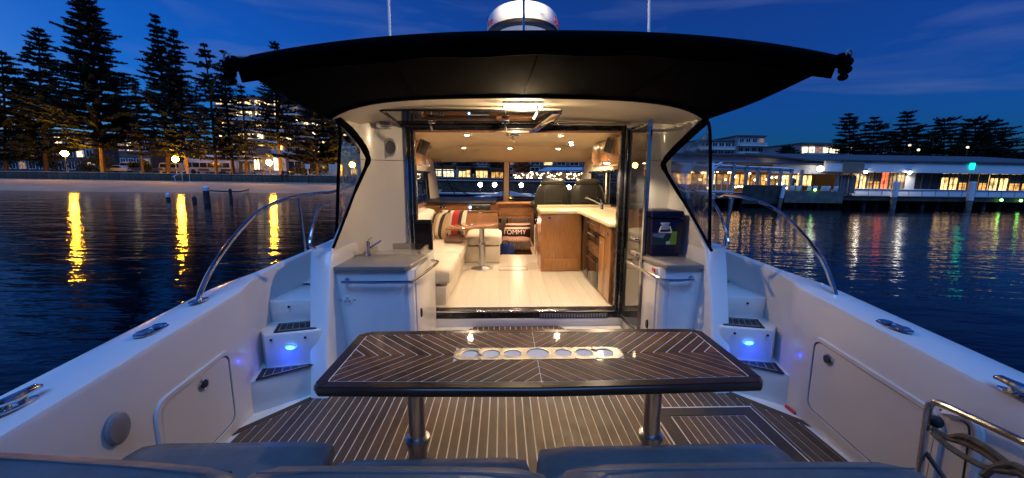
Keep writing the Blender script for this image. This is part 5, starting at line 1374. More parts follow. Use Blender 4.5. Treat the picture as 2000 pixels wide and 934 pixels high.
def shrub(lab, px0, px1, ytop, Y, seed, n=900, gz=1.36, name='shrub', lm=None):
    r = random.Random(seed)
    a, b = aE(px0, 340, Y=Y), aE(px1, 340, Y=Y); h = aE((px0+px1)/2, ytop, Y=Y).z - gz
    t = thing(name, lab, 'shrub', ((a.x+b.x)/2, Y, gz))
    vs, fs = [], []
    cl = [(r.uniform(a.x, b.x), Y + r.uniform(-1, 1), r.uniform(.3, .75)*h) for _ in range(9)]
    for i in range(n):
        c = r.choice(cl); R1 = (b.x - a.x)*.16 + .3
        d = Vector((r.gauss(0, 1), r.gauss(0, 1), r.gauss(0, .8))).normalized()*r.random()**.4*R1
        o = Vector((c[0], c[1], gz + c[2])) + Vector((d.x, d.y, min(d.z, h - c[2]))); o.z = max(gz + .05, o.z)
        u = Vector((r.uniform(-1, 1), r.uniform(-1, 1), r.uniform(-1, 1)))*.22; v = Vector((r.uniform(-1, 1), r.uniform(-1, 1), r.uniform(-1, 1)))*.22
        k = len(vs); vs += [o, o + u, o + u + v, o + v]; fs.append((k, k+1, k+2, k+3))
    me = bpy.data.meshes.new('foliage'); me.from_pydata([tuple(v - Vector(t['_org'])) for v in vs], [], fs); me.materials.append(lm or leafm)
    o = bpy.data.objects.new('foliage', me); COL.objects.link(o); o.parent = t
    part('stems', MB().tube([((a.x+b.x)/2, Y, gz), ((a.x+b.x)/2, Y, gz + h*.6)], [.12, .05], 5), bark, t)
for i, (lab, a, b, yt, Y) in enumerate((('dark shrub behind the left street lamp', 60, 150, 300, 74), ('rounded bush under the tallest pine', 150, 215, 296, 75), ('bush between the small pine and the parked van', 268, 300, 312, 72), ('dark undergrowth at the left edge of the shore', -20, 55, 285, 75), ('bush beside the bushy pine near the curtain', 585, 650, 310, 72))):
    shrub(lab, a, b, yt, Y, 40 + i, 1300)

# ---------------------------------------------------------------- street lamps on the promenade
def street_lamp(px, py, Y, lab):
    g = aE(px, py, Y=Y)
    t = thing('street_lamp', lab, 'street lamp', (g.x, Y, 1.36), 'street lamps along the promenade')
    part('post', MB().lathe([(.14, 1.37), (.13, 1.6), (.06, 1.75), (.05, g.z - .42), (.10, g.z - .38), (.12, g.z - .32)], (g.x, Y, 0), 12), darkgrey, t)
    part('globe', MB().ball(g, .42, 14, 10), lampm, t)
    part('finial', MB().lathe([(.12, g.z + .33), (.05, g.z + .42), (.02, g.z + .52)], (g.x, Y, 0), 10), darkgrey, t)
    return t
street_lamp(126, 300, 63.0, 'lit street lamp under the tallest pine, furthest left on the promenade')
street_lamp(342, 311, 63.0, 'lit street lamp between the leaning pines and the hotel')
street_lamp(688, 322, 63.0, 'lit street lamp glowing through the left side curtain')
street_lamp(526, 318, 63.0, 'lit street lamp in front of the lit hotel windows')

# ---------------------------------------------------------------- buildings
def win_mesh(w, h, d=.12):
    return MB().box(-w/2, w/2, -d/2, d/2, 0, h)
def building(lab, px0, px1, ytop, Y, depth, floors, bays, wallm, lit, seed, z0=1.36, slab=True, group=None, roofm=None, ang=0, wfrac=.66, hfrac=.55, name='apartment_block', frames=True):
    r = random.Random(seed)
    a, b = aE(px0, 330, Y=Y), aE(px1, 330, Y=Y); top = aE((px0+px1)/2, ytop, Y=Y).z
    t = thing(name, lab, 'building', (a.x, Y, z0), group)
    Wd = b.x - a.x; H = top - z0; fh = H/floors; bw = Wd/bays
    part('wall', MB().box(a.x, b.x, Y, Y + depth, z0, top), wallm, t, smooth=False)
    part('roof', MB().box(a.x - .3, b.x + .3, Y - .5, Y + depth + .3, top + .002, top + .35), roofm or roofd, t, smooth=False)
    wsrc = {}
    for f in range(floors):
        zz = z0 + f*fh
        if slab and f:
            part('balcony_slab', MB().box(a.x - .15, b.x + .15, Y - 1.3, Y - .002, zz - .12, zz + .12), wpaint, t, smooth=False)
            part('balcony_rail', MB().box(a.x - .12, b.x + .12, Y - 1.28, Y - 1.22, zz + .12, zz + .12 + fh*.28), MATS['pale_render'], t, smooth=False)
        for c in range(bays):
            cx = a.x + bw*(c + .5); w, h = bw*wfrac, fh*hfrac
            q = r.random(); mm = darkglass
            acc = 0
            for mt_, pr in lit:
                acc += pr
                if q < acc: mm = mt_; break
            if 'w' not in wsrc:
                wo = bpy.data.objects.new('window', mesh_of('window', win_mesh(w, h), mm, smooth=False)); COL.objects.link(wo); wo.parent = t
                wsrc['w'] = wo
                fo = None
            else: wo = inst(wsrc['w'], t)
            wo.material_slots[0].link = 'OBJECT'; wo.material_slots[0].material = mm
            wo.location = (cx - a.x, -.03, zz + fh*.25 - z0)
            if frames:
                if 'f' not in wsrc:
                    fm = MB(); e = .06
                    fm.box(-w/2 - e, -w/2 + e, -.16, -.062, -.0, h).box(w/2 - e, w/2 + e, -.16, -.062, 0, h).box(-e*.6, e*.6, -.15, -.062, .0, h).box(-w/2 - e, w/2 + e, -.17, -.062, h + .001, h + .1).box(-w/2 - e, w/2 + e, -.18, -.062, -.1, -.001)
                    fo = bpy.data.objects.new('frame', mesh_of('frame', fm, wpaint, smooth=False)); COL.objects.link(fo); fo.parent = wo; wsrc['f'] = fo
                else: inst(wsrc['f'], wo)
    return t
LIT = [(winc, .16), (winw2, .22), (winb, .2)]
building('tall apartment hotel with lit balconies behind the pines', 432, 560, 192, 95, 14, 7, 7, concrete2, [(winc, .34), (winw2, .40), (winb, .15)], 3, name='hotel_block')
building('pale apartment wing with a white edged balcony stack beside the hotel', 562, 592, 205, 96, 12, 7, 2, concrete, [(winc, .2), (winb, .25)], 5)
building('lit apartment block behind the side curtain', 594, 700, 236, 98, 12, 6, 6, concrete2, [(winc, .3), (winw2, .35)], 9)
building('low dark house with lit windows behind the smallest pine', 236, 298, 268, 90, 10, 2, 4, brickd, [(winb, .3), (winc, .15)], 12, slab=False, name='house')
building('long dark house behind the broad pines at the far left', -60, 190, 262, 96, 12, 3, 13, brickd, [(winw2, .10), (winc, .05), (winb, .12)], 14, slab=False, name='house')
building('two storey hotel front with pale fascias facing the promenade', 376, 500, 286, 88, 6, 2, 9, concrete2, [(winb, .4), (winw2, .15)], 17, slab=True, name='hotel_building')
shop = building('row of brightly lit shop windows under a pale awning', 497, 560, 303, 87, 7, 1, 5, concrete, [(winc, .3), (winb, .55)], 18, slab=False, name='shop_front', wfrac=.86, hfrac=.62)
building('pale closed garage front with low roof', 560, 660, 309, 88, 7, 1, 3, concrete2, [], 19, slab=False, name='garage_front', wfrac=.8)
# pale awning of the hotel front
a, b = aE(376, 312, Y=84), aE(450, 312, Y=84)
solo('cafe_awning', MB().slab([[(a.x, 82, a.z + .2), (b.x, 82, a.z + .2)], [(a.x, 87.8, a.z + 1.1), (b.x, 87.8, a.z + 1.1)]], (0, 0, .08)), wpaint, 'pale sloping cafe awning on the hotel front', 'awning', smooth=False)

# ---------------------------------------------------------------- vehicles and people along the promenade
carw, card = mat('white_car_paint', (.62, .62, .62), .25, coat=.6), mat('dark_car_paint', (.03, .035, .04), .25, coat=.6)
def car(px, Y, lab, paint, ln=4.4, ht=1.45, kind='car'):
    c = aE(px, 330, Y=Y); z = 1.37; x = c.x
    t = thing('parked_' + kind, lab, kind, (x, Y, z), 'vehicles parked behind the sea wall')
    h = ln/2
    if kind == 'car': body = [(-h, .35), (-h + .05, .75), (-h + .9, .92), (-h + 1.55, ht), (h - 1.3, ht), (h - .55, .98), (h - .05, .85), (h, .4)]; glassp = [(-h + 1.1, .95), (-h + 1.65, ht - .09), (h - 1.38, ht - .09), (h - .8, .98)]
    else: body = [(-h, .35), (-h, 1.1), (-h + .35, ht - .2), (-h + .6, ht), (h - .05, ht), (h, ht - .15), (h, .4)]; glassp = [(-h + .3, 1.2), (-h + .5, ht - .25), (h - .3, ht - .25), (h - .3, 1.2)]
    part('body', MB().ext([(x + a, Y - .85, z + b) for a, b in body], (0, 1.7, 0)), paint, t, bevel=.08)
    part('side_glass', MB().ext([(x + a, Y - .87, z + b) for a, b in glassp], (0, .03, 0)), darkglass, t, smooth=False)
    for s in (-h*.62, h*.62):
        w = part('wheel', MB().lathe([(.20, -.88), (.32, -.90), (.33, -.72), (.2, -.70)], (x + s, Y, z + .33), 14, Matrix.Rotation(R_(-90), 4, 'X') @ Matrix.Scale(-1, 4, (0, 0, 1))), rubber, t)
        part('rim', MB().lathe([(.02, -.885), (.19, -.88), (.19, -.80)], (x + s, Y, z + .33), 10, Matrix.Rotation(R_(-90), 4, 'X') @ Matrix.Scale(-1, 4, (0, 0, 1))), brushed, w)
    for s in (-1, 1): part('light', MB().box(x + s*h*.985 - .04, x + s*h*.985 + .04, Y - .8, Y - .55, z + .65, z + .78), white, t)
car(232, 77, 'white parked car below the smallest pine', carw)
car(256, 79.5, 'tall white parked van beside the white car', carw, 3.2, 2.2, 'van')
car(580, 77, 'dark parked car in front of the pale garage', card)
car(178, 79, 'dark parked car under the tallest pine', card)
# bus
c = aE(412, 322, Y=80); bx = c.x
bus = thing('parked_bus', 'long pale bus parked in front of the hotel', 'bus', (bx, 80, 1.37))
part('body', MB().box(bx - 4.6, bx + 4.6, 79, 81.4, 1.75, 4.1), carw, bus, bevel=.15)
for k in range(6): part('window', MB().box(bx - 4.3 + k*1.45, bx - 3.0 + k*1.45, 78.97, 79.02, 2.7, 3.6), darkglass, bus, smooth=False)
for s in (-2.8, 2.9): part('wheel', MB().lathe([(.3, -.1), (.48, -.12), (.48, .1), (.3, .12)], (bx + s, 79.05, 1.86), 14, Matrix.Rotation(R_(90), 4, 'X')), rubber, bus)
car(338, 78, 'white parked van behind the middle street lamp', carw, 4.2, 2.1, 'van')
def bench_seat(px, lab, Y=62.6):
    c = aE(px, 335, Y=Y); x = c.x; z = 1.37
    t = thing('park_bench', lab, 'bench', (x, Y, z), 'benches along the promenade')
    part('seat', MB().box(x - .8, x + .8, Y - .25, Y + .2, z + .42, z + .47), bark, t, smooth=False)
    part('backrest', MB().box(x - .8, x + .8, Y + .18, Y + .23, z + .55, z + .9), bark, t, smooth=False)
    for s in (-.65, .65): part('leg', MB().box(x + s - .04, x + s + .04, Y - .2, Y + .2, z, z + .418), darkgrey, t, smooth=False)
for px, lab in ((265, 'wooden bench by the smallest pine'), (306, 'wooden bench left of the middle street lamp'), (396, 'wooden bench left of the flat topped pine'), (440, 'wooden bench right of the flat topped pine'), (505, 'wooden bench left of the lamp by the hotel')):
    bench_seat(px, lab)
def person(px, Y, z, lab, clo, sit=False, h=1.68, face=-1, env_z=True):
    x = aE(px, 345, Y=Y).x
    t = thing('person', lab, 'person', (x, Y, z))
    me = bpy.data.meshes.new('body'); k = h/1.7
    hip = .50 if sit else .92
    if sit: J = [(0,0,hip,.15),(0,.0,hip+.28,.14),(0,.02,hip+.50,.13),(0,0,hip+.60,.055),(0,0,hip+.74,.10),(.10,-.05,hip,.10),(.11,-.44,hip+.02,.07),(.11,-.46,.06,.05),(-.10,-.05,hip,.10),(-.11,-.44,hip+.02,.07),(-.11,-.46,.06,.05),(.20,.0,hip+.46,.055),(.24,-.10,hip+.20,.042),(.14,-.30,hip+.12,.035),(-.20,.0,hip+.46,.055),(-.24,-.10,hip+.20,.042),(-.14,-.30,hip+.12,.035)]
    else: J = [(0,0,hip,.14),(0,.0,hip+.26,.13),(0,.0,hip+.48,.13),(0,0,hip+.58,.055),(0,-.01,hip+.70,.10),(.09,0,hip-.05,.09),(.10,.0,.48,.065),(.10,.02,.06,.05),(-.09,0,hip-.05,.09),(-.11,-.1,.48,.065),(-.11,-.05,.06,.05),(.20,.0,hip+.45,.055),(.25,.02,hip+.18,.042),(.25,-.08,hip-.06,.035),(-.20,.0,hip+.45,.055),(-.25,.02,hip+.18,.042),(-.24,-.1,hip-.06,.035)]
    E = [(0,1),(1,2),(2,3),(3,4),(0,5),(5,6),(6,7),(0,8),(8,9),(9,10),(2,11),(11,12),(12,13),(2,14),(14,15),(15,16)]
    me.from_pydata([(a*k, b*k, c*k) for a, b, c, _ in J], E, [])
    o = bpy.data.objects.new('body', me); COL.objects.link(o); o.parent = t
    sk_ = o.modifiers.new('Skin', 'SKIN'); 
    for i, v in enumerate(me.skin_vertices[0].data): v.radius = (J[i][3]*k, J[i][3]*k)
    me.skin_vertices[0].data[0].use_root = True
    o.modifiers.new('Sub', 'SUBSURF').levels = 1
    me.materials.append(clo)
    part('head_skin', MB().ball((x, Y - .02*k, z + (hip + .72)*k), .098*k, 10, 8, (.85, 1, 1.15)), mat('skin_%d' % px, (.42, .26, .18), .6), t)
    part('hair', MB().ball((x, Y + .015*k, z + (hip + .755)*k), .104*k, 10, 8, (.9, .95, 1.0)), brownc, t)
    for s in (-1, 1): part('hand', MB().ball((x + s*(.14 if sit else .25)*k, Y - (.34 if sit else .11)*k, z + (hip + (.10 if sit else -.12))*k), .05*k, 8, 6, (.6, .8, 1.1)), MATS['skin_%d' % px], t)
    return t
dk1, dk2 = mat('dark_jacket', (.03, .03, .045), .8), mat('maroon_jacket', (.12, .03, .03), .8)
person(553, 60.5, 1.0, 'seated person in dark clothes on the sea wall near the bushy pine', dk1, True)
person(562, 60.5, 1.0, 'seated person in a maroon jacket on the sea wall beside the one in dark clothes', dk2, True)
person(603, 58.8, .26, 'person in dark clothes standing on the sand close to the side curtain', dk1, False, 1.3)
# ramp rail down to the sand
a, b, c_ = aE(342, 347, Y=60), aE(372, 331, Y=60.2), aE(360, 347, Y=60)
rp = thing('beach_stair_rail', 'pale sloping handrail of the beach stairs below the middle street lamp', 'handrail', (a.x, 60, 0))
part('rail', MB().tube([(a.x, 59.6, 1.0), (b.x, 60.2, 2.3), (b.x + .6, 60.3, 2.3)], .06, 6), wpaint, rp)
for t_ in (.1, .5, .9): part('post', MB().tube([(a.x + (b.x - a.x)*t_, 59.6 + .6*t_, .1), (a.x + (b.x - a.x)*t_, 59.6 + .6*t_, 1.0 + 1.3*t_)], .04, 6), wpaint, rp)
# stone gate pillar near the curtain
gp = aE(656, 340, Y=62)
solo('kiosk_pillar', MB().box(gp.x - .8, gp.x + .8, 61.6, 62.6, 1.37, 3.2), concrete2, 'square pale stone pillar at the end of the sea wall beside the side curtain', 'pillar', bevel=.05)
ps = aE(601, 325, Y=62)
wp_ = thing('sign_post', 'small white notice post on the promenade near the bushy pine', 'sign', (ps.x, 62, 1.37))
part('post', MB().tube([(ps.x, 62, 1.37), (ps.x, 62, 3.0)], .06, 6), wpaint, wp_)
part('board', MB().box(ps.x - .35, ps.x + .35, 61.93, 61.98, 2.5, 3.2), wpaint, wp_)
# mooring piles in the water and a fallen rope line on the sand
for (px, ytop, ybase, r_, lab) in ((329, 377, 392, .16, 'short pile with a flat white top in the water'), (405, 364, 397, .22, 'thick mooring pile with a white domed cap in the water'), (451, 369, 388, .14, 'thin dark mooring pile in the water'), (380, 384, 394, .16, 'low dark pile stump in the water')):
    b_ = aE(px, ybase, Z=WZ); tp = aE(px, ytop, Y=b_.y)
    t = thing('mooring_pile', lab, 'pile', (b_.x, b_.y, WZ), 'mooring piles off the beach')
    part('shaft', MB().lathe([(r_, WZ - 1), (r_*.95, tp.z - .35)], (b_.x, b_.y, 0), 12), timber, t)
    part('cap', MB().lathe([(r_*1.02, tp.z - .349), (r_*1.02, tp.z - .1), (r_*.5, tp.z), (.01, tp.z + .02)], (b_.x, b_.y, 0), 12), wpaint if px in (329, 405) else timber, t)
lg = [aE(*q, Z=-.45) for q in ((398, 372), (440, 374), (470, 374), (490, 368), (505, 361))]
solo('driftwood_boom', MB().tube(smooth_path(lg, 4), .09, 6), timber, 'dark rope boom lying across the wet sand', 'boom')

# ================================================================== THE WHARF (right)
WY = 36.0
wz = lambda py, px=1745: aE(px, py, Y=WY).z
DZ0, DZ1 = .02, .32                                 # wharf deck underside and top
XL, XR = aE(1383, 380, Y=WY).x, aE(2120, 380, Y=WY).x
XM = aE(1640, 380, Y=WY).x
wharf = thing('wharf_deck', 'dark timber wharf on piles along the right side of the bay', 'wharf', ((XL + XR)/2, WY + 6, WZ))
part('deck_slab', MB().box(XL - 12, XR, WY, WY + 24, DZ0 - .15, DZ1 - .06), timber, wharf, smooth=False)
bd = None; x = XL - 6; k = 0
part('edge_beam', MB().box(XL - 12, XR, WY - .25, WY - .002, DZ0 - .12, DZ1 - .02), timber, wharf, smooth=False)
while x < XR:
    if bd is None: bd = part('deck_board', MB().box(x, x + .46, WY - .30, WY + 3.5, DZ1 - .059, DZ1), timber, wharf, smooth=False)
    else: inst(bd, wharf, loc=(.48*k, 0, 0))
    x += .48; k += 1
part('fascia_board', MB().box(aE(1527, 380, Y=WY).x, aE(1640, 380, Y=WY).x, WY - .42, WY - .28, wz(396, 1580), wz(374, 1580)), mat('grey_timber', (.14, .12, .10), .85, var=.3, vscale=2), wharf, smooth=False)
part('fascia_board', MB().box(aE(1446, 380, Y=WY).x, aE(1525, 380, Y=WY).x, WY - .36, WY - .28, wz(398, 1485), wz(362, 1485)), timber, wharf, smooth=False)
# backing wall added under the wharf to keep it dark
part('dark_backing', MB().box(XL - 12, XR, WY + 4, WY + 4.4, WZ - 1, DZ0 - .16), timber, wharf, smooth=False)
pil0 = None
for i, px in enumerate((1365, 1392, 1421, 1450, 1483, 1545, 1555, 1573, 1588, 1600, 1615, 1660, 1690, 1715, 1775, 1805, 1835, 1865, 1925, 1955, 1985, 2015)):
    X_ = aE(px, 380, Y=WY + .4 + .5*(i % 3)).x
    if pil0 is None:
        pil0 = part('pile', MB().lathe([(.17, WZ - 1.2), (.16, DZ0 - .155)], (X_, WY + .4, 0), 9), mat('pile_timber', (.16, .14, .12), .9, var=.35, vscale=3), wharf); px0_ = X_
    else: inst(pil0, wharf, loc=(X_ - px0_, .5*(i % 3), 0))
# fender piles with white painted heads, free standing in front
for px, yt, ym, lab in ((1527, 360, 387, 'slanting fender pile with white head near the white chairs'), (1747, 355, 385, 'fender pile with white head in front of the red lit window'), (1896, 355, 392, 'tall fender pile with white head below the green sign'), (1393, 378, 388, 'fender pile under the terrace rail near the side curtain'), (1428, 378, 388, 'fender pile where the hand rail crosses the terrace')):
    X_ = aE(px, 380, Y=WY - .8).x
    t = thing('fender_pile', lab, 'pile', (X_, WY - .8, WZ), 'fender piles in front of the wharf')
    zt_, zm = aE(px, yt, Y=WY - .8).z, aE(px, ym, Y=WY - .8).z; rr_ = .24 if px > 1700 else .17
    ln = .25 if px == 1527 else 0
    part('shaft', MB().tube([(X_ - ln, WY - .8, WZ - 1), (X_, WY - .8, zm)], rr_*.9, 10), MATS['pile_timber'], t)
    part('white_head', MB().tube([(X_, WY - .8, zm + .001), (X_ + ln*.6, WY - .8, zt_ - .05), (X_ + ln*.6, WY - .8, zt_)], [rr_, rr_, rr_*.7], 10), wpaint, t)

# ---- long white wharf building with lit windows
YB = WY + 1.6
bz = lambda py, px=1800: aE(px, py, Y=YB).z
xb = lambda px: aE(px, 345, Y=YB).x
X0, X1 = xb(1668), xb(2120)
zb0, zs, zh, zf, zr_ = DZ1, bz(371), bz(338), bz(318), bz(312)
ht = thing('wharf_building', 'long low white wharf building with a row of amber windows', 'building', ((X0 + X1)/2, YB, DZ1))
part('base_wall', MB().box(X0, X1, YB, YB + .25, zb0, zs), wpaint, ht, smooth=False)
x = X0 + .3; k = 0; bt0 = None
while x < X1:
    if bt0 is None: bt0 = part('base_batten', MB().box(x, x + .05, YB - .03, YB - .001, zb0 + .05, zs - .05), grey, ht, smooth=False)
    else: inst(bt0, ht, loc=(1.35*k, 0, 0))
    x += 1.35; k += 1
part('sill', MB().box(X0, X1, YB - .08, YB + .25, zs + .001, zs + .06), wpaint, ht, smooth=False)
part('fascia', MB().box(xb(1600), X1, YB - .55, YB - .35, zh, zf), wpaint, ht, smooth=False)
part('soffit', MB().box(xb(1600), X1, YB - .34, YB + .3, zh + .01, zh + .08), roofd, ht, smooth=False)
part('roof', MB().add([(xb(1560), YB - .7, zf + .002), (X1, YB - .7, zf + .002), (X1, YB + 9, zr_ + .9), (xb(1560), YB + 9, zr_ + .9), (xb(1560), YB - .7, zf + .14), (X1, YB - .7, zf + .14), (X1, YB + 9, zr_ + 1.0), (xb(1560), YB + 9, zr_ + 1.0)], [(3,2,1,0),(4,5,6,7),(0,1,5,4),(1,2,6,5),(2,3,7,6),(3,0,4,7)]), roofd, ht, smooth=False)
part('back_wall', MB().box(X0, X1, YB + 8.5, YB + 8.7, zb0, zf), concrete, ht, smooth=False)
panes = [(1668, 1681, winw), (1681, 1695, winw2), (1695, 1709, winw), (1709, 1722, winw), (1722, 1739, redl), (1739, 1754, winw), (1754, 1770, winb)]
panes += [(1840, 1857, winw2), (1857, 1875, winw2), (1876, 1894, winw), (1897, 1913, winb), (1915, 1933, winw), (1936, 1954, winw2), (1955, 1974, winw2), (1975, 1999, winw), (2000, 2022, winw), (2023, 2045, winw2)]
for a, b, m_ in panes:
    xa, xc = xb(a) + .03, xb(b) - .03
    w = part('window', MB().box(xa, xc, YB + .12, YB + .16, zs + .062, zh - .002), m_, ht, smooth=False)
    gm = MB(); e = .028
    gm.box(xa - .02, xa + .03, YB + .03, YB + .118, zs + .061, zh - .003).box(xc - .03, xc + .02, YB + .03, YB + .118, zs + .061, zh - .003)
    for f_ in (.33, .66): gm.box(xa + (xc - xa)*.5 - e*.5, xa + (xc - xa)*.5 + e*.5, YB + .06, YB + .117, zs + .07, zh - .01) if f_ < .5 else None
    for f_ in (.34, .70): gm.box(xa + .031, xc - .031, YB + .055, YB + .116, zs + (zh - zs)*f_, zs + (zh - zs)*f_ + e)
    part('glazing_bars', gm, darkgrey, w, smooth=False)
    if m_ in (winw, winw2, winb): part('blind', MB().box(xa + .04, xc - .04, YB + .095, YB + .112, zs + (zh - zs)*(.74 if m_ is winw2 else .45), zh - .02), mat('blind_cloth', (.35, .25, .13), .9) if 'blind_cloth' not in MATS else MATS['blind_cloth'], w, smooth=False)
part('white_pier', MB().box(xb(1771), xb(1788), YB - .02, YB + .2, zs + .062, zh - .001), wpaint, ht, smooth=False)
dd = part('dark_doors', MB().box(xb(1789), xb(1839), YB + .1, YB + .2, zs + .062, zh - .001), darkglass, ht, smooth=False)
for px in (1789, 1803, 1820, 1838): part('door_stile', MB().box(xb(px) - .04, xb(px) + .04, YB + .02, YB + .099, zs + .062, zh - .002), darkgrey, dd, smooth=False)
# lamps on the building
for px, py, lab in ((1691, 336, 'bright eave lamp beside the brown panel on the wharf building'), (1777, 337, 'bright eave lamp over the white pier of the wharf building')):
    p = aE(px, py, Y=YB - .7)
    t = thing('eave_lamp', lab, 'lamp', tuple(p), 'eave lamps of the wharf building')
    part('bulb', MB().ball(p, .14, 12, 8), lampw, t)
    part('hood', MB().lathe([(.2, p.z + .10), (.1, p.z + .2), (.03, p.z + .24)], (p.x, p.y, 0), 12), darkgrey, t)
    lamp('eave_lamp_light', 'SPOT', (p.x, p.y + .05, p.z - .16), 70, (1.0, .9, .7), .1, (R_(18), 0, 0), R_(150), boat=False)
p = aE(1602, 330, Y=YB - .8)
t = thing('globe_lamp', 'round white globe lamp on the pale fascia of the wharf', 'lamp', tuple(p))
part('globe', MB().ball(p, .27, 14, 10), lampg, t)
part('arm', MB().tube([p + Vector((0, .1, .25)), p + Vector((0, .5, .3))], .03, 6), darkgrey, t)
p = aE(1901, 323, Y=YB - .66)
solo('green_sign', MB().box(p.x - .20, p.x + .20, YB - .66, YB - .57, p.z - .36, p.z + .34), signg, 'small glowing green sign on the white fascia of the wharf building', 'sign', bevel=.02)
a, b = aE(1650, 316, Y=YB - .7), aE(1686, 339, Y=YB - .7)
solo('brown_panel', MB().box(a.x, b.x, YB - .72, YB - .62, b.z, a.z), mat('brown_sheet', (.24, .17, .12), .7, var=.1), 'plain brown panel fixed over the eaves of the wharf building', 'panel', smooth=False)
# grey gathered curtains
a, b = aE(1633, 342, Y=YB - .3), aE(1667, 378, Y=YB - .3)
rows = []
for k in range(6):
    z_ = a.z + (b.z - a.z)*k/5
    rows.append([(a.x + (b.x - a.x)*j/28, YB - .3 + .10*math.sin(j*1.35) * (1 + .3*k/5), z_) for j in range(29)])
solo('gathered_curtain', MB().slab(rows, (0, .03, 0)), mat('grey_cloth', (.16, .15, .15), .9, var=.2), 'grey gathered weather curtains hanging at the corner of the wharf building', 'curtain', angle=80)

# ---- terrace with pergola and the restaurant behind it
YT = WY + 2.6
xt = lambda px: aE(px, 345, Y=YT).x
tz = lambda py, px=1500: aE(px, py, Y=YT).z
rs = thing('restaurant', 'low wharf restaurant with warm lit front behind the pergola', 'building', (xt(1500), YT, DZ1))
part('back_wall', MB().box(xt(1300), xt(1640), YT + 3, YT + 3.2, DZ1, tz(330)), brickd, rs, smooth=False)
part('floor_step', MB().box(xt(1300), xt(1632), YT - 2.2, YT + 3, DZ1 + .001, DZ1 + .12), timber, rs, smooth=False)
part('fascia', MB().box(xt(1300), xt(1640), YT - .2, YT, tz(337), tz(325)), wpaint, rs, smooth=False)
part('fascia', MB().box(xt(1497), xt(1640), YT - 1.0, YT - .8, tz(339), tz(322)), wpaint, rs, smooth=False)
part('roof', MB().box(xt(1300), xt(1640), YT - 1.2, YT + 6, tz(321), tz(319)), roofd, rs, smooth=False)
for i, (a, b) in enumerate(((1300, 1322), (1324, 1350), (1352, 1378), (1380, 1402), (1404, 1428), (1433, 1455), (1459, 1478), (1482, 1500), (1504, 1522), (1526, 1543), (1546, 1562), (1565, 1586), (1588, 1608), (1610, 1630))):
    m_ = (winw, winb, winw, winb, winw2, winb, winw)[i % 7] if i < 11 else winw2
    w = part('window', MB().box(xt(a), xt(b), YT + 2.9, YT + 2.99, tz(362), tz(341)), m_, rs, smooth=False)
    part('glazing_bars', MB().box(xt(a), xt(b), YT + 2.84, YT + 2.899, tz(353), tz(352)).box((xt(a) + xt(b))/2 - .03, (xt(a) + xt(b))/2 + .03, YT + 2.85, YT + 2.898, tz(362), tz(341)), darkgrey, w, smooth=False)
blr = random.Random(4)
for k in range(26):
    px, py = blr.uniform(1386, 1560), blr.choice((336, 340, 346, 352, 358, 364, 366)) + blr.uniform(-2, 2)
    p = aE(px, py, Y=YT + blr.uniform(-1.5, 2.2))
    if k == 0: b0 = part('table_lamp', MB().ball(p, .095, 10, 7), bulb, rs, label='small warm lamp among the terrace tables'); p00 = p
    else: inst(b0, rs, loc=b0.location + (p - p00), scale=None)
# scale of light on terrace
lamp('terrace_light', 'AREA', ((xt(1390) + xt(1540))/2, YT + 1.0, tz(336)), 50, (1.0, .62, .32), 8, boat=False, size_y=2.0)
pg = thing('pergola', 'grey steel pergola of seven posts along the terrace', 'pergola', (xt(1500), YT - 1.6, DZ1))
prev = None
for px, yt in ((1431, 320), (1457, 324), (1480, 326), (1502, 327.5), (1524, 329), (1545, 330), (1565, 332)):
    X_ = aE(px, 345, Y=YT - 1.6).x; z_ = aE(px, yt, Y=YT - 1.6).z
    part('post', MB().box(X_ - .12, X_ + .12, YT - 1.72, YT - 1.48, DZ1, z_), MATS['grey_plastic'], pg, smooth=False)
a, b = aE(1380, 322, Y=YT - 1.6), aE(1548, 330, Y=YT - 1.6)
part('beam', MB().tube([a, b], .08, 4), wpaint, pg)
a, b = aE(1380, 330, Y=YT - 1.55), aE(1548, 336, Y=YT - 1.55)
part('canopy_strip', MB().slab([[a, b], [a + Vector((0, .1, .28)), b + Vector((0, .1, .22))]], (0, .04, 0)), mat('blue_grey_sheet', (.34, .38, .46), .6), pg, smooth=False)
# white bracket tower left of the pergola
tw = thing('davit_post', 'white T shaped post with curved bracket on the terrace near the side curtain', 'post', (aE(1386, 345, Y=YT - 2).x, YT - 2, DZ1))
X_ = aE(1387, 345, Y=YT - 2).x
part('post', MB().box(X_ - .28, X_ + .28, YT - 2.15, YT - 1.85, DZ1, aE(1387, 318, Y=YT - 2).z), wpaint, tw, bevel=.04)
z_ = aE(1387, 324, Y=YT - 2).z
part('arm', MB().tube(smooth_path([(X_ - .5, YT - 2, z_ + .2), (X_, YT - 2, z_ + .1), (X_ + .55, YT - 2, z_ + .1), (X_ + 1.0, YT - 2, z_ + .3)], 4), .10, 6), wpaint, tw)
part('brace', MB().tube(smooth_path([(X_ + .2, YT - 2, z_ - .9), (X_ + .35, YT - 2, z_ - .3), (X_ + .85, YT - 2, z_ + .15)], 4), .08, 6), wpaint, tw)
# terrace balustrade
bl_ = thing('balustrade', 'white railed balustrade of the terrace above the water', 'railing', (xt(1400), WY - .1, DZ1))
za, zb2 = aE(1400, 373, Y=WY - .1).z, aE(1400, 357, Y=WY - .1).z
xa, xc = aE(1340, 370, Y=WY - .1).x, aE(1431, 370, Y=WY - .1).x
part('bottom_rail', MB().box(xa, xc, WY - .16, WY - .04, za - .10, za + .04), wpaint, bl_, smooth=False)
part('top_rail', MB().box(xa, xc, WY - .13, WY - .07, zb2 + .02, zb2 + .07), wpaint, bl_, smooth=False)
for k in range(9): part('post', MB().box(xa + (xc - xa)*k/8 - .03, xa + (xc - xa)*k/8 + .03, WY - .128, WY - .072, za + .041, zb2 + .019), wpaint, bl_, smooth=False)
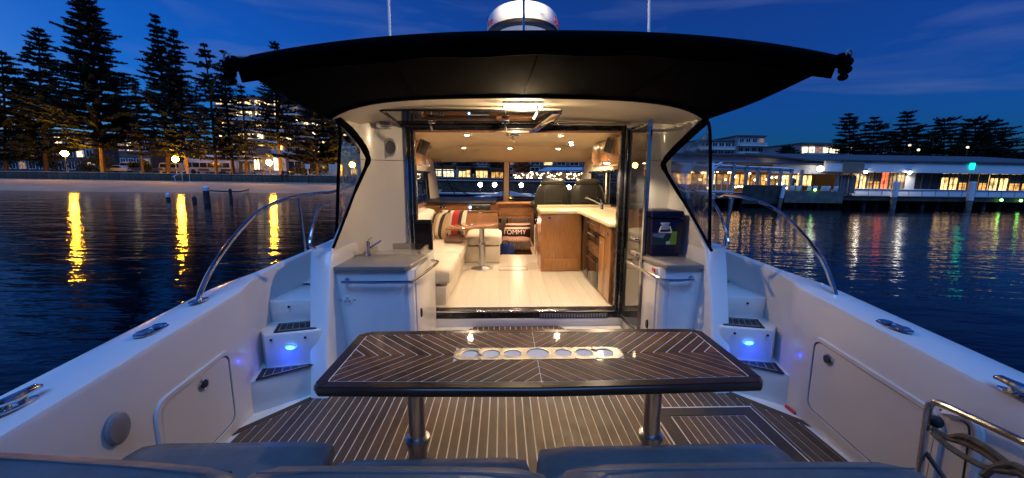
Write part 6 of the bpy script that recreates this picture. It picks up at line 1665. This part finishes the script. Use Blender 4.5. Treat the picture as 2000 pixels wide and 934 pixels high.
# white canvas chairs along the deck edge
ch0 = None
for i, (px, lab) in enumerate(((1545, 'first'), (1559, 'second'), (1578, 'third'), (1592, 'fourth'), (1605, 'fifth'), (1617, 'sixth'), (1630, 'seventh'))):
    X_ = aE(px, 370, Y=WY + .4).x
    lb = lab + ' white canvas chair counted from the slanting fender pile along the wharf edge'
    if ch0 is None:
        c = thing('canvas_chair', lb, 'chair', (X_, WY + .4, DZ1), 'white canvas chairs on the wharf edge')
        part('backrest', MB().obox((X_, WY + .25, DZ1 + .62), (.42, .04, .48), Matrix.Rotation(R_(10), 4, 'X')), wpaint, c, bevel=.015)
        part('seat', MB().box(X_ - .22, X_ + .22, WY + .28, WY + .68, DZ1 + .40, DZ1 + .43), wpaint, c)
        for sx in (-.19, .19):
            for sy in (.31, .65): part('leg', MB().tube([(X_ + sx, WY + sy, DZ1), (X_ + sx, WY + sy, DZ1 + .42)], .018, 5), grey, c)
        ch0 = c
    else: copy_tree(ch0, (X_, WY + .4 + .15*(i % 2), DZ1), lb)
person(1551, WY + 1.6, DZ1 + .13, 'person in dark clothes standing behind the first white canvas chair', dk1, False, 1.6)
# green lamps under the wharf
for px, py, lab in ((1956, 391, 'green lamp under the wharf below the amber windows, nearer the fender pile'), (1994, 392, 'green lamp under the wharf at the right edge of the photo'), (1592, 371, 'green lamp on the wharf edge among the white chairs')):
    p = aE(px, py, Y=WY - .5)
    t = thing('green_lamp', lab, 'lamp', tuple(p), 'green navigation lamps on the wharf')
    part('bulb', MB().ball(p, .11, 10, 8), greenl, t)
    part('bracket', MB().tube([p + Vector((0, .1, .08)), p + Vector((0, .25, .12))], .03, 6), darkgrey, t)
# second pale wharf hall behind
YH = 50.0
xh = lambda px: aE(px, 320, Y=YH).x
hz_ = lambda py, px=1460: aE(px, py, Y=YH).z
hl = thing('wharf_hall', 'pale hall with a broad low pitched roof behind the pergola', 'building', (xh(1450), YH, .2))
part('wall', MB().box(xh(1290), xh(1453), YH, YH + 8, .2, hz_(305)), wpaint, hl, smooth=False)
part('side_wall', MB().add([(xh(1453) + .01, YH, .2), (xh(1660), YH + 2, .2), (xh(1660), YH + 2, hz_(319, 1660)), (xh(1453) + .01, YH, hz_(305))], [(0, 1, 2, 3)]), wpaint, hl, smooth=False)
part('roof', MB().add([(xh(1290), YH - .6, hz_(304.5)), (xh(1453), YH - .6, hz_(304.5)), (xh(1665), YH + 1.5, hz_(318.5, 1660)), (xh(1600), YH + 9, hz_(303, 1560)), (xh(1290), YH + 9, hz_(298))], [(0, 1, 2, 3, 4)]).add([(xh(1290), YH - .6, hz_(304.4)), (xh(1453), YH - .6, hz_(304.4)), (xh(1665), YH + 1.5, hz_(318.4, 1660)), (xh(1665), YH + 1.5, hz_(316, 1660)), (xh(1453), YH - .6, hz_(301)), (xh(1290), YH - .6, hz_(301))], [(0, 1, 4, 5), (1, 2, 3, 4)]), roofd, hl, smooth=False)
p = aE(1511, 322, Y=YH - .3)
part('wall_light', MB().box(p.x - .55, p.x + .55, YH - .5, YH - .3, p.z - .06, p.z + .06), winc, hl, smooth=False)

# ---- buildings and trees beyond the wharf
building('pale apartment block with blue shaded balconies beyond the pergola', 1360, 1436, 276, 110, 12, 5, 6, concrete, [(winb, .05)], 31, group=None, wfrac=.8)
building('taller pale apartment block with stepped roof beside the balconied block', 1436, 1487, 267, 108, 12, 5, 4, concrete, [(winb, .06)], 33, wfrac=.7)
building('wide white office block with bright windows behind the right hand pines', 1560, 1706, 283, 92, 14, 3, 11, concrete, [(winc, .28), (winb, .1)], 35, slab=True, wfrac=.85, name='office_block')
building('dark house roofline among the pines above the wharf roof', 1690, 1770, 287, 88, 8, 3, 5, brickd, [(winc, .06)], 37, slab=False, name='house')
pine('pine with a separate tufted top, nearest to the white office block', (1658, 222), 1660, 80, 36, 21, .2, 1.2, needles2, flat=.3, group='pines beyond the wharf')
pine('pine with a broad flat top second from the office block', (1708, 228), 1710, 78, 38, 22, .2, 1.2, needles2, flat=.35, group='pines beyond the wharf')
pine('tallest spreading pine beyond the wharf roof', (1772, 217), 1768, 77, 46, 23, .15, 1.4, needles2, flat=.35, group='pines beyond the wharf')
pine('wide rounded pine above the amber windows', (1846, 232), 1846, 80, 48, 24, .15, 1.6, needles2, flat=.55, group='pines beyond the wharf')
pine('rounded pine above the green sign', (1905, 232), 1905, 79, 44, 25, .15, 1.5, needles2, flat=.55, group='pines beyond the wharf')
pine('hazy rounded pine furthest right above the wharf roof', (1945, 234), 1945, 83, 42, 26, .15, 1.4, needles2, flat=.55, group='pines beyond the wharf')
pine('small palm like tree between the hall roof and the office block', (1537, 286), 1537, 85, 36, 27, .2, 1.3, needles2, flat=.6, group='pines beyond the wharf')
pine('dark small tree at the right edge of the photo', (2012, 292), 2012, 80, 26, 28, .1, 1.3, needles2, flat=.5, group='pines beyond the wharf')
for i, (a, b, yt) in enumerate(((1560, 1640, 300), (1690, 1800, 290), (1800, 1900, 285), (1890, 1990, 288))):
    shrub(('dark bush below the office block', 'dark bush under the two flat topped pines', 'dark bush under the wide rounded pine', 'dark bush under the hazy rounded pine')[i], a, b, yt, 84, 60 + i, 1500, lm=needles2)
for k, (px, py, lab) in enumerate(((1777, 284, 'small white lamp shining through the tallest spreading pine'), (1794, 293, 'small white lamp low beside the tallest spreading pine'), (1890, 288, 'small white lamp between the rounded pines'))):
    p = aE(px, py, Y=74)
    t = thing('path_lamp', lab, 'lamp', (p.x, 74, 1.36), 'small lamps among the pines')
    part('bulb', MB().ball(p, .22, 10, 7), winc, t)
    part('post', MB().tube([(p.x, 74, 1.36), (p.x, 74, p.z - .22)], .05, 6), darkgrey, t)

# ================================================================== THE SHORE AHEAD, SEEN THROUGH THE WINDSCREEN
qy = 58.0
quay = thing('quay', 'dark stone quay seen ahead through the windscreen', 'quay', (2, qy, WZ))
part('quay_wall', MB().box(-12, 17, qy, qy + 2.8, WZ - 1, 1.0), wallst, quay, smooth=False)
part('quay_coping', MB().box(-12, 17, qy - .2, qy + 2.6, 1.001, 1.15), concrete, quay, smooth=False)
fx = lambda px, Y: aE(px, 345, Y=Y).x
fz = lambda py, Y, px=1000: aE(px, py, Y=Y).z
pv = thing('pavilion', 'waterfront pavilion with pale roof and rows of warm lamps, through the right windscreen', 'pavilion', (fx(1080, 66), 66, 1.36))
xa, xc = fx(1004, 66), fx(1160, 66)
part('roof', MB().slab([[(fx(1050, 66), 64.5, fz(334, 66)), (xc, 64.5, fz(332, 66))], [(fx(1075, 66), 70, fz(326, 66)), (xc, 70, fz(325, 66))]], (0, 0, .15)), wpaint, pv, smooth=False)
part('back_wall', MB().box(xa, xc, 69, 69.3, 1.0, fz(336, 66)), brickd, pv, smooth=False)
for k in range(12):
    X_ = xa + (xc - xa)*k/11
    part('post', MB().box(X_ - .06, X_ + .06, 65, 65.12, .9, fz(335, 66)), darkgrey, pv, smooth=False)
b0 = None; blr = random.Random(9)
for k in range(95):
    p = Vector((blr.uniform(xa, xc), 65.3 + blr.uniform(0, 3), fz(blr.choice((338, 341, 344, 347, 350)) + blr.uniform(-1.5, 1.5), 66)))
    if b0 is None: b0 = part('lamp_bulb', MB().ball(p, .12, 8, 6), emis('pavilion_bulb', (1.0, .66, .36), 9.0), pv); p0_ = p
    else: inst(b0, pv, loc=b0.location + (p - p0_) if False else Vector(p - p0_))
for i, (a, b, yt, yb, m_, lab) in enumerate(((842, 862, 333, 346, winc, 'bright white lit stall front at the left of the windscreen'), (866, 886, 333, 347, winc, 'second bright white lit stall front in the left windscreen pane'), (896, 918, 334, 347, winw2, 'warm lit kiosk front in the left windscreen pane'), (930, 952, 335, 348, winw2, 'warm lit kiosk front left of the windscreen mullion'), (960, 984, 337, 349, winw, 'dim warm kiosk front next to the windscreen mullion'))):
    t = thing('lit_kiosk', lab, 'kiosk', (fx((a+b)/2, 64), 64, 1.36))
    z0_, z1_ = fz(yb, 64), fz(yt, 64)
    part('walls', MB().box(fx(a, 64) - .2, fx(b, 64) + .2, 64.1, 67, 1.0, z1_ + .5), brickd, t, smooth=False)
    w = part('lit_front', MB().box(fx(a, 64), fx(b, 64), 64.02, 64.08, z0_, z1_), m_, t, smooth=False)
    for q in (.33, .66): part('mullion', MB().box(fx(a, 64) + (fx(b, 64) - fx(a, 64))*q - .05, fx(a, 64) + (fx(b, 64) - fx(a, 64))*q + .05, 63.95, 64.015, z0_, z1_), darkgrey, w, smooth=False)
    part('roof', MB().box(fx(a, 64) - .4, fx(b, 64) + .4, 63.4, 67.2, z1_ + .501, z1_ + .65), roofd, t, smooth=False)
building('dark street front with scattered lit windows seen ahead through the windscreen', 800, 1210, 300, 100, 10, 4, 16, brickd, [(winw2, .1), (winc, .05), (winb, .12)], 51, slab=False, name='street_front')
for i, (px, yt, hw_) in enumerate(((868, 285, 22), (912, 280, 24), (970, 290, 20), (1020, 285, 18))):
    pine(('dark pine ahead at the left of the windscreen', 'dark pine ahead behind the kiosks', 'dark pine ahead beside the mullion', 'dark pine ahead behind the pavilion roof')[i], (px, yt), px, 72, hw_, 70 + i, .15, 1.0, needles2, group='pines on the shore ahead')
for px, py, lab in ((938, 361, 'larger white globe added for a lamp reflection in the left windscreen pane'), (966, 361, 'white globe added for a lamp reflection next to the mullion'), (1018, 362, 'white globe added for a lamp reflection right of the mullion'), (1111, 366, 'white globe added for a lamp reflection between the helm chairs')):
    Y = 46.0; p = aE(px, py, Y=Y)
    t = thing('reflection_globe', lab, 'lamp', (p.x, Y, -.3), 'white globes standing in for lamp reflections in the windscreen')  # glowing globes added in place of cabin downlight reflections in the windscreen
    part('globe', MB().ball(p, .26, 12, 8), lampw, t)
    part('stem', MB().tube([(p.x, Y, -.28), (p.x, Y, p.z - .2)], .07, 8), darkgrey, t)
pn = thing('pontoon', 'low floating pontoon ahead of the bow', 'pontoon', (2, 46, WZ))
part('deck', MB().box(-9, 12, 45, 47.5, -.42, -.29), concrete, pn, smooth=False)
part('float', MB().box(-8.8, 11.8, 45.2, 47.3, -1.1, -.421), timber, pn, smooth=False)
for k, px in enumerate((920, 948, 962, 985)):
    p = aE(px, 352, Y=62)
person(893, 57.9, 1.15, 'small person in light clothes standing on the quay ahead', mat('pale_jacket', (.4, .35, .33), .8), False, 1.7)

# ================================================================== heel the boat and everything aboard
bpy.context.view_layer.update()
for o in BOAT:
    o.matrix_world = HEEL @ o.matrix_world
bpy.context.view_layer.update()
for o in SC.objects:
    if '_org' in o: del o['_org']
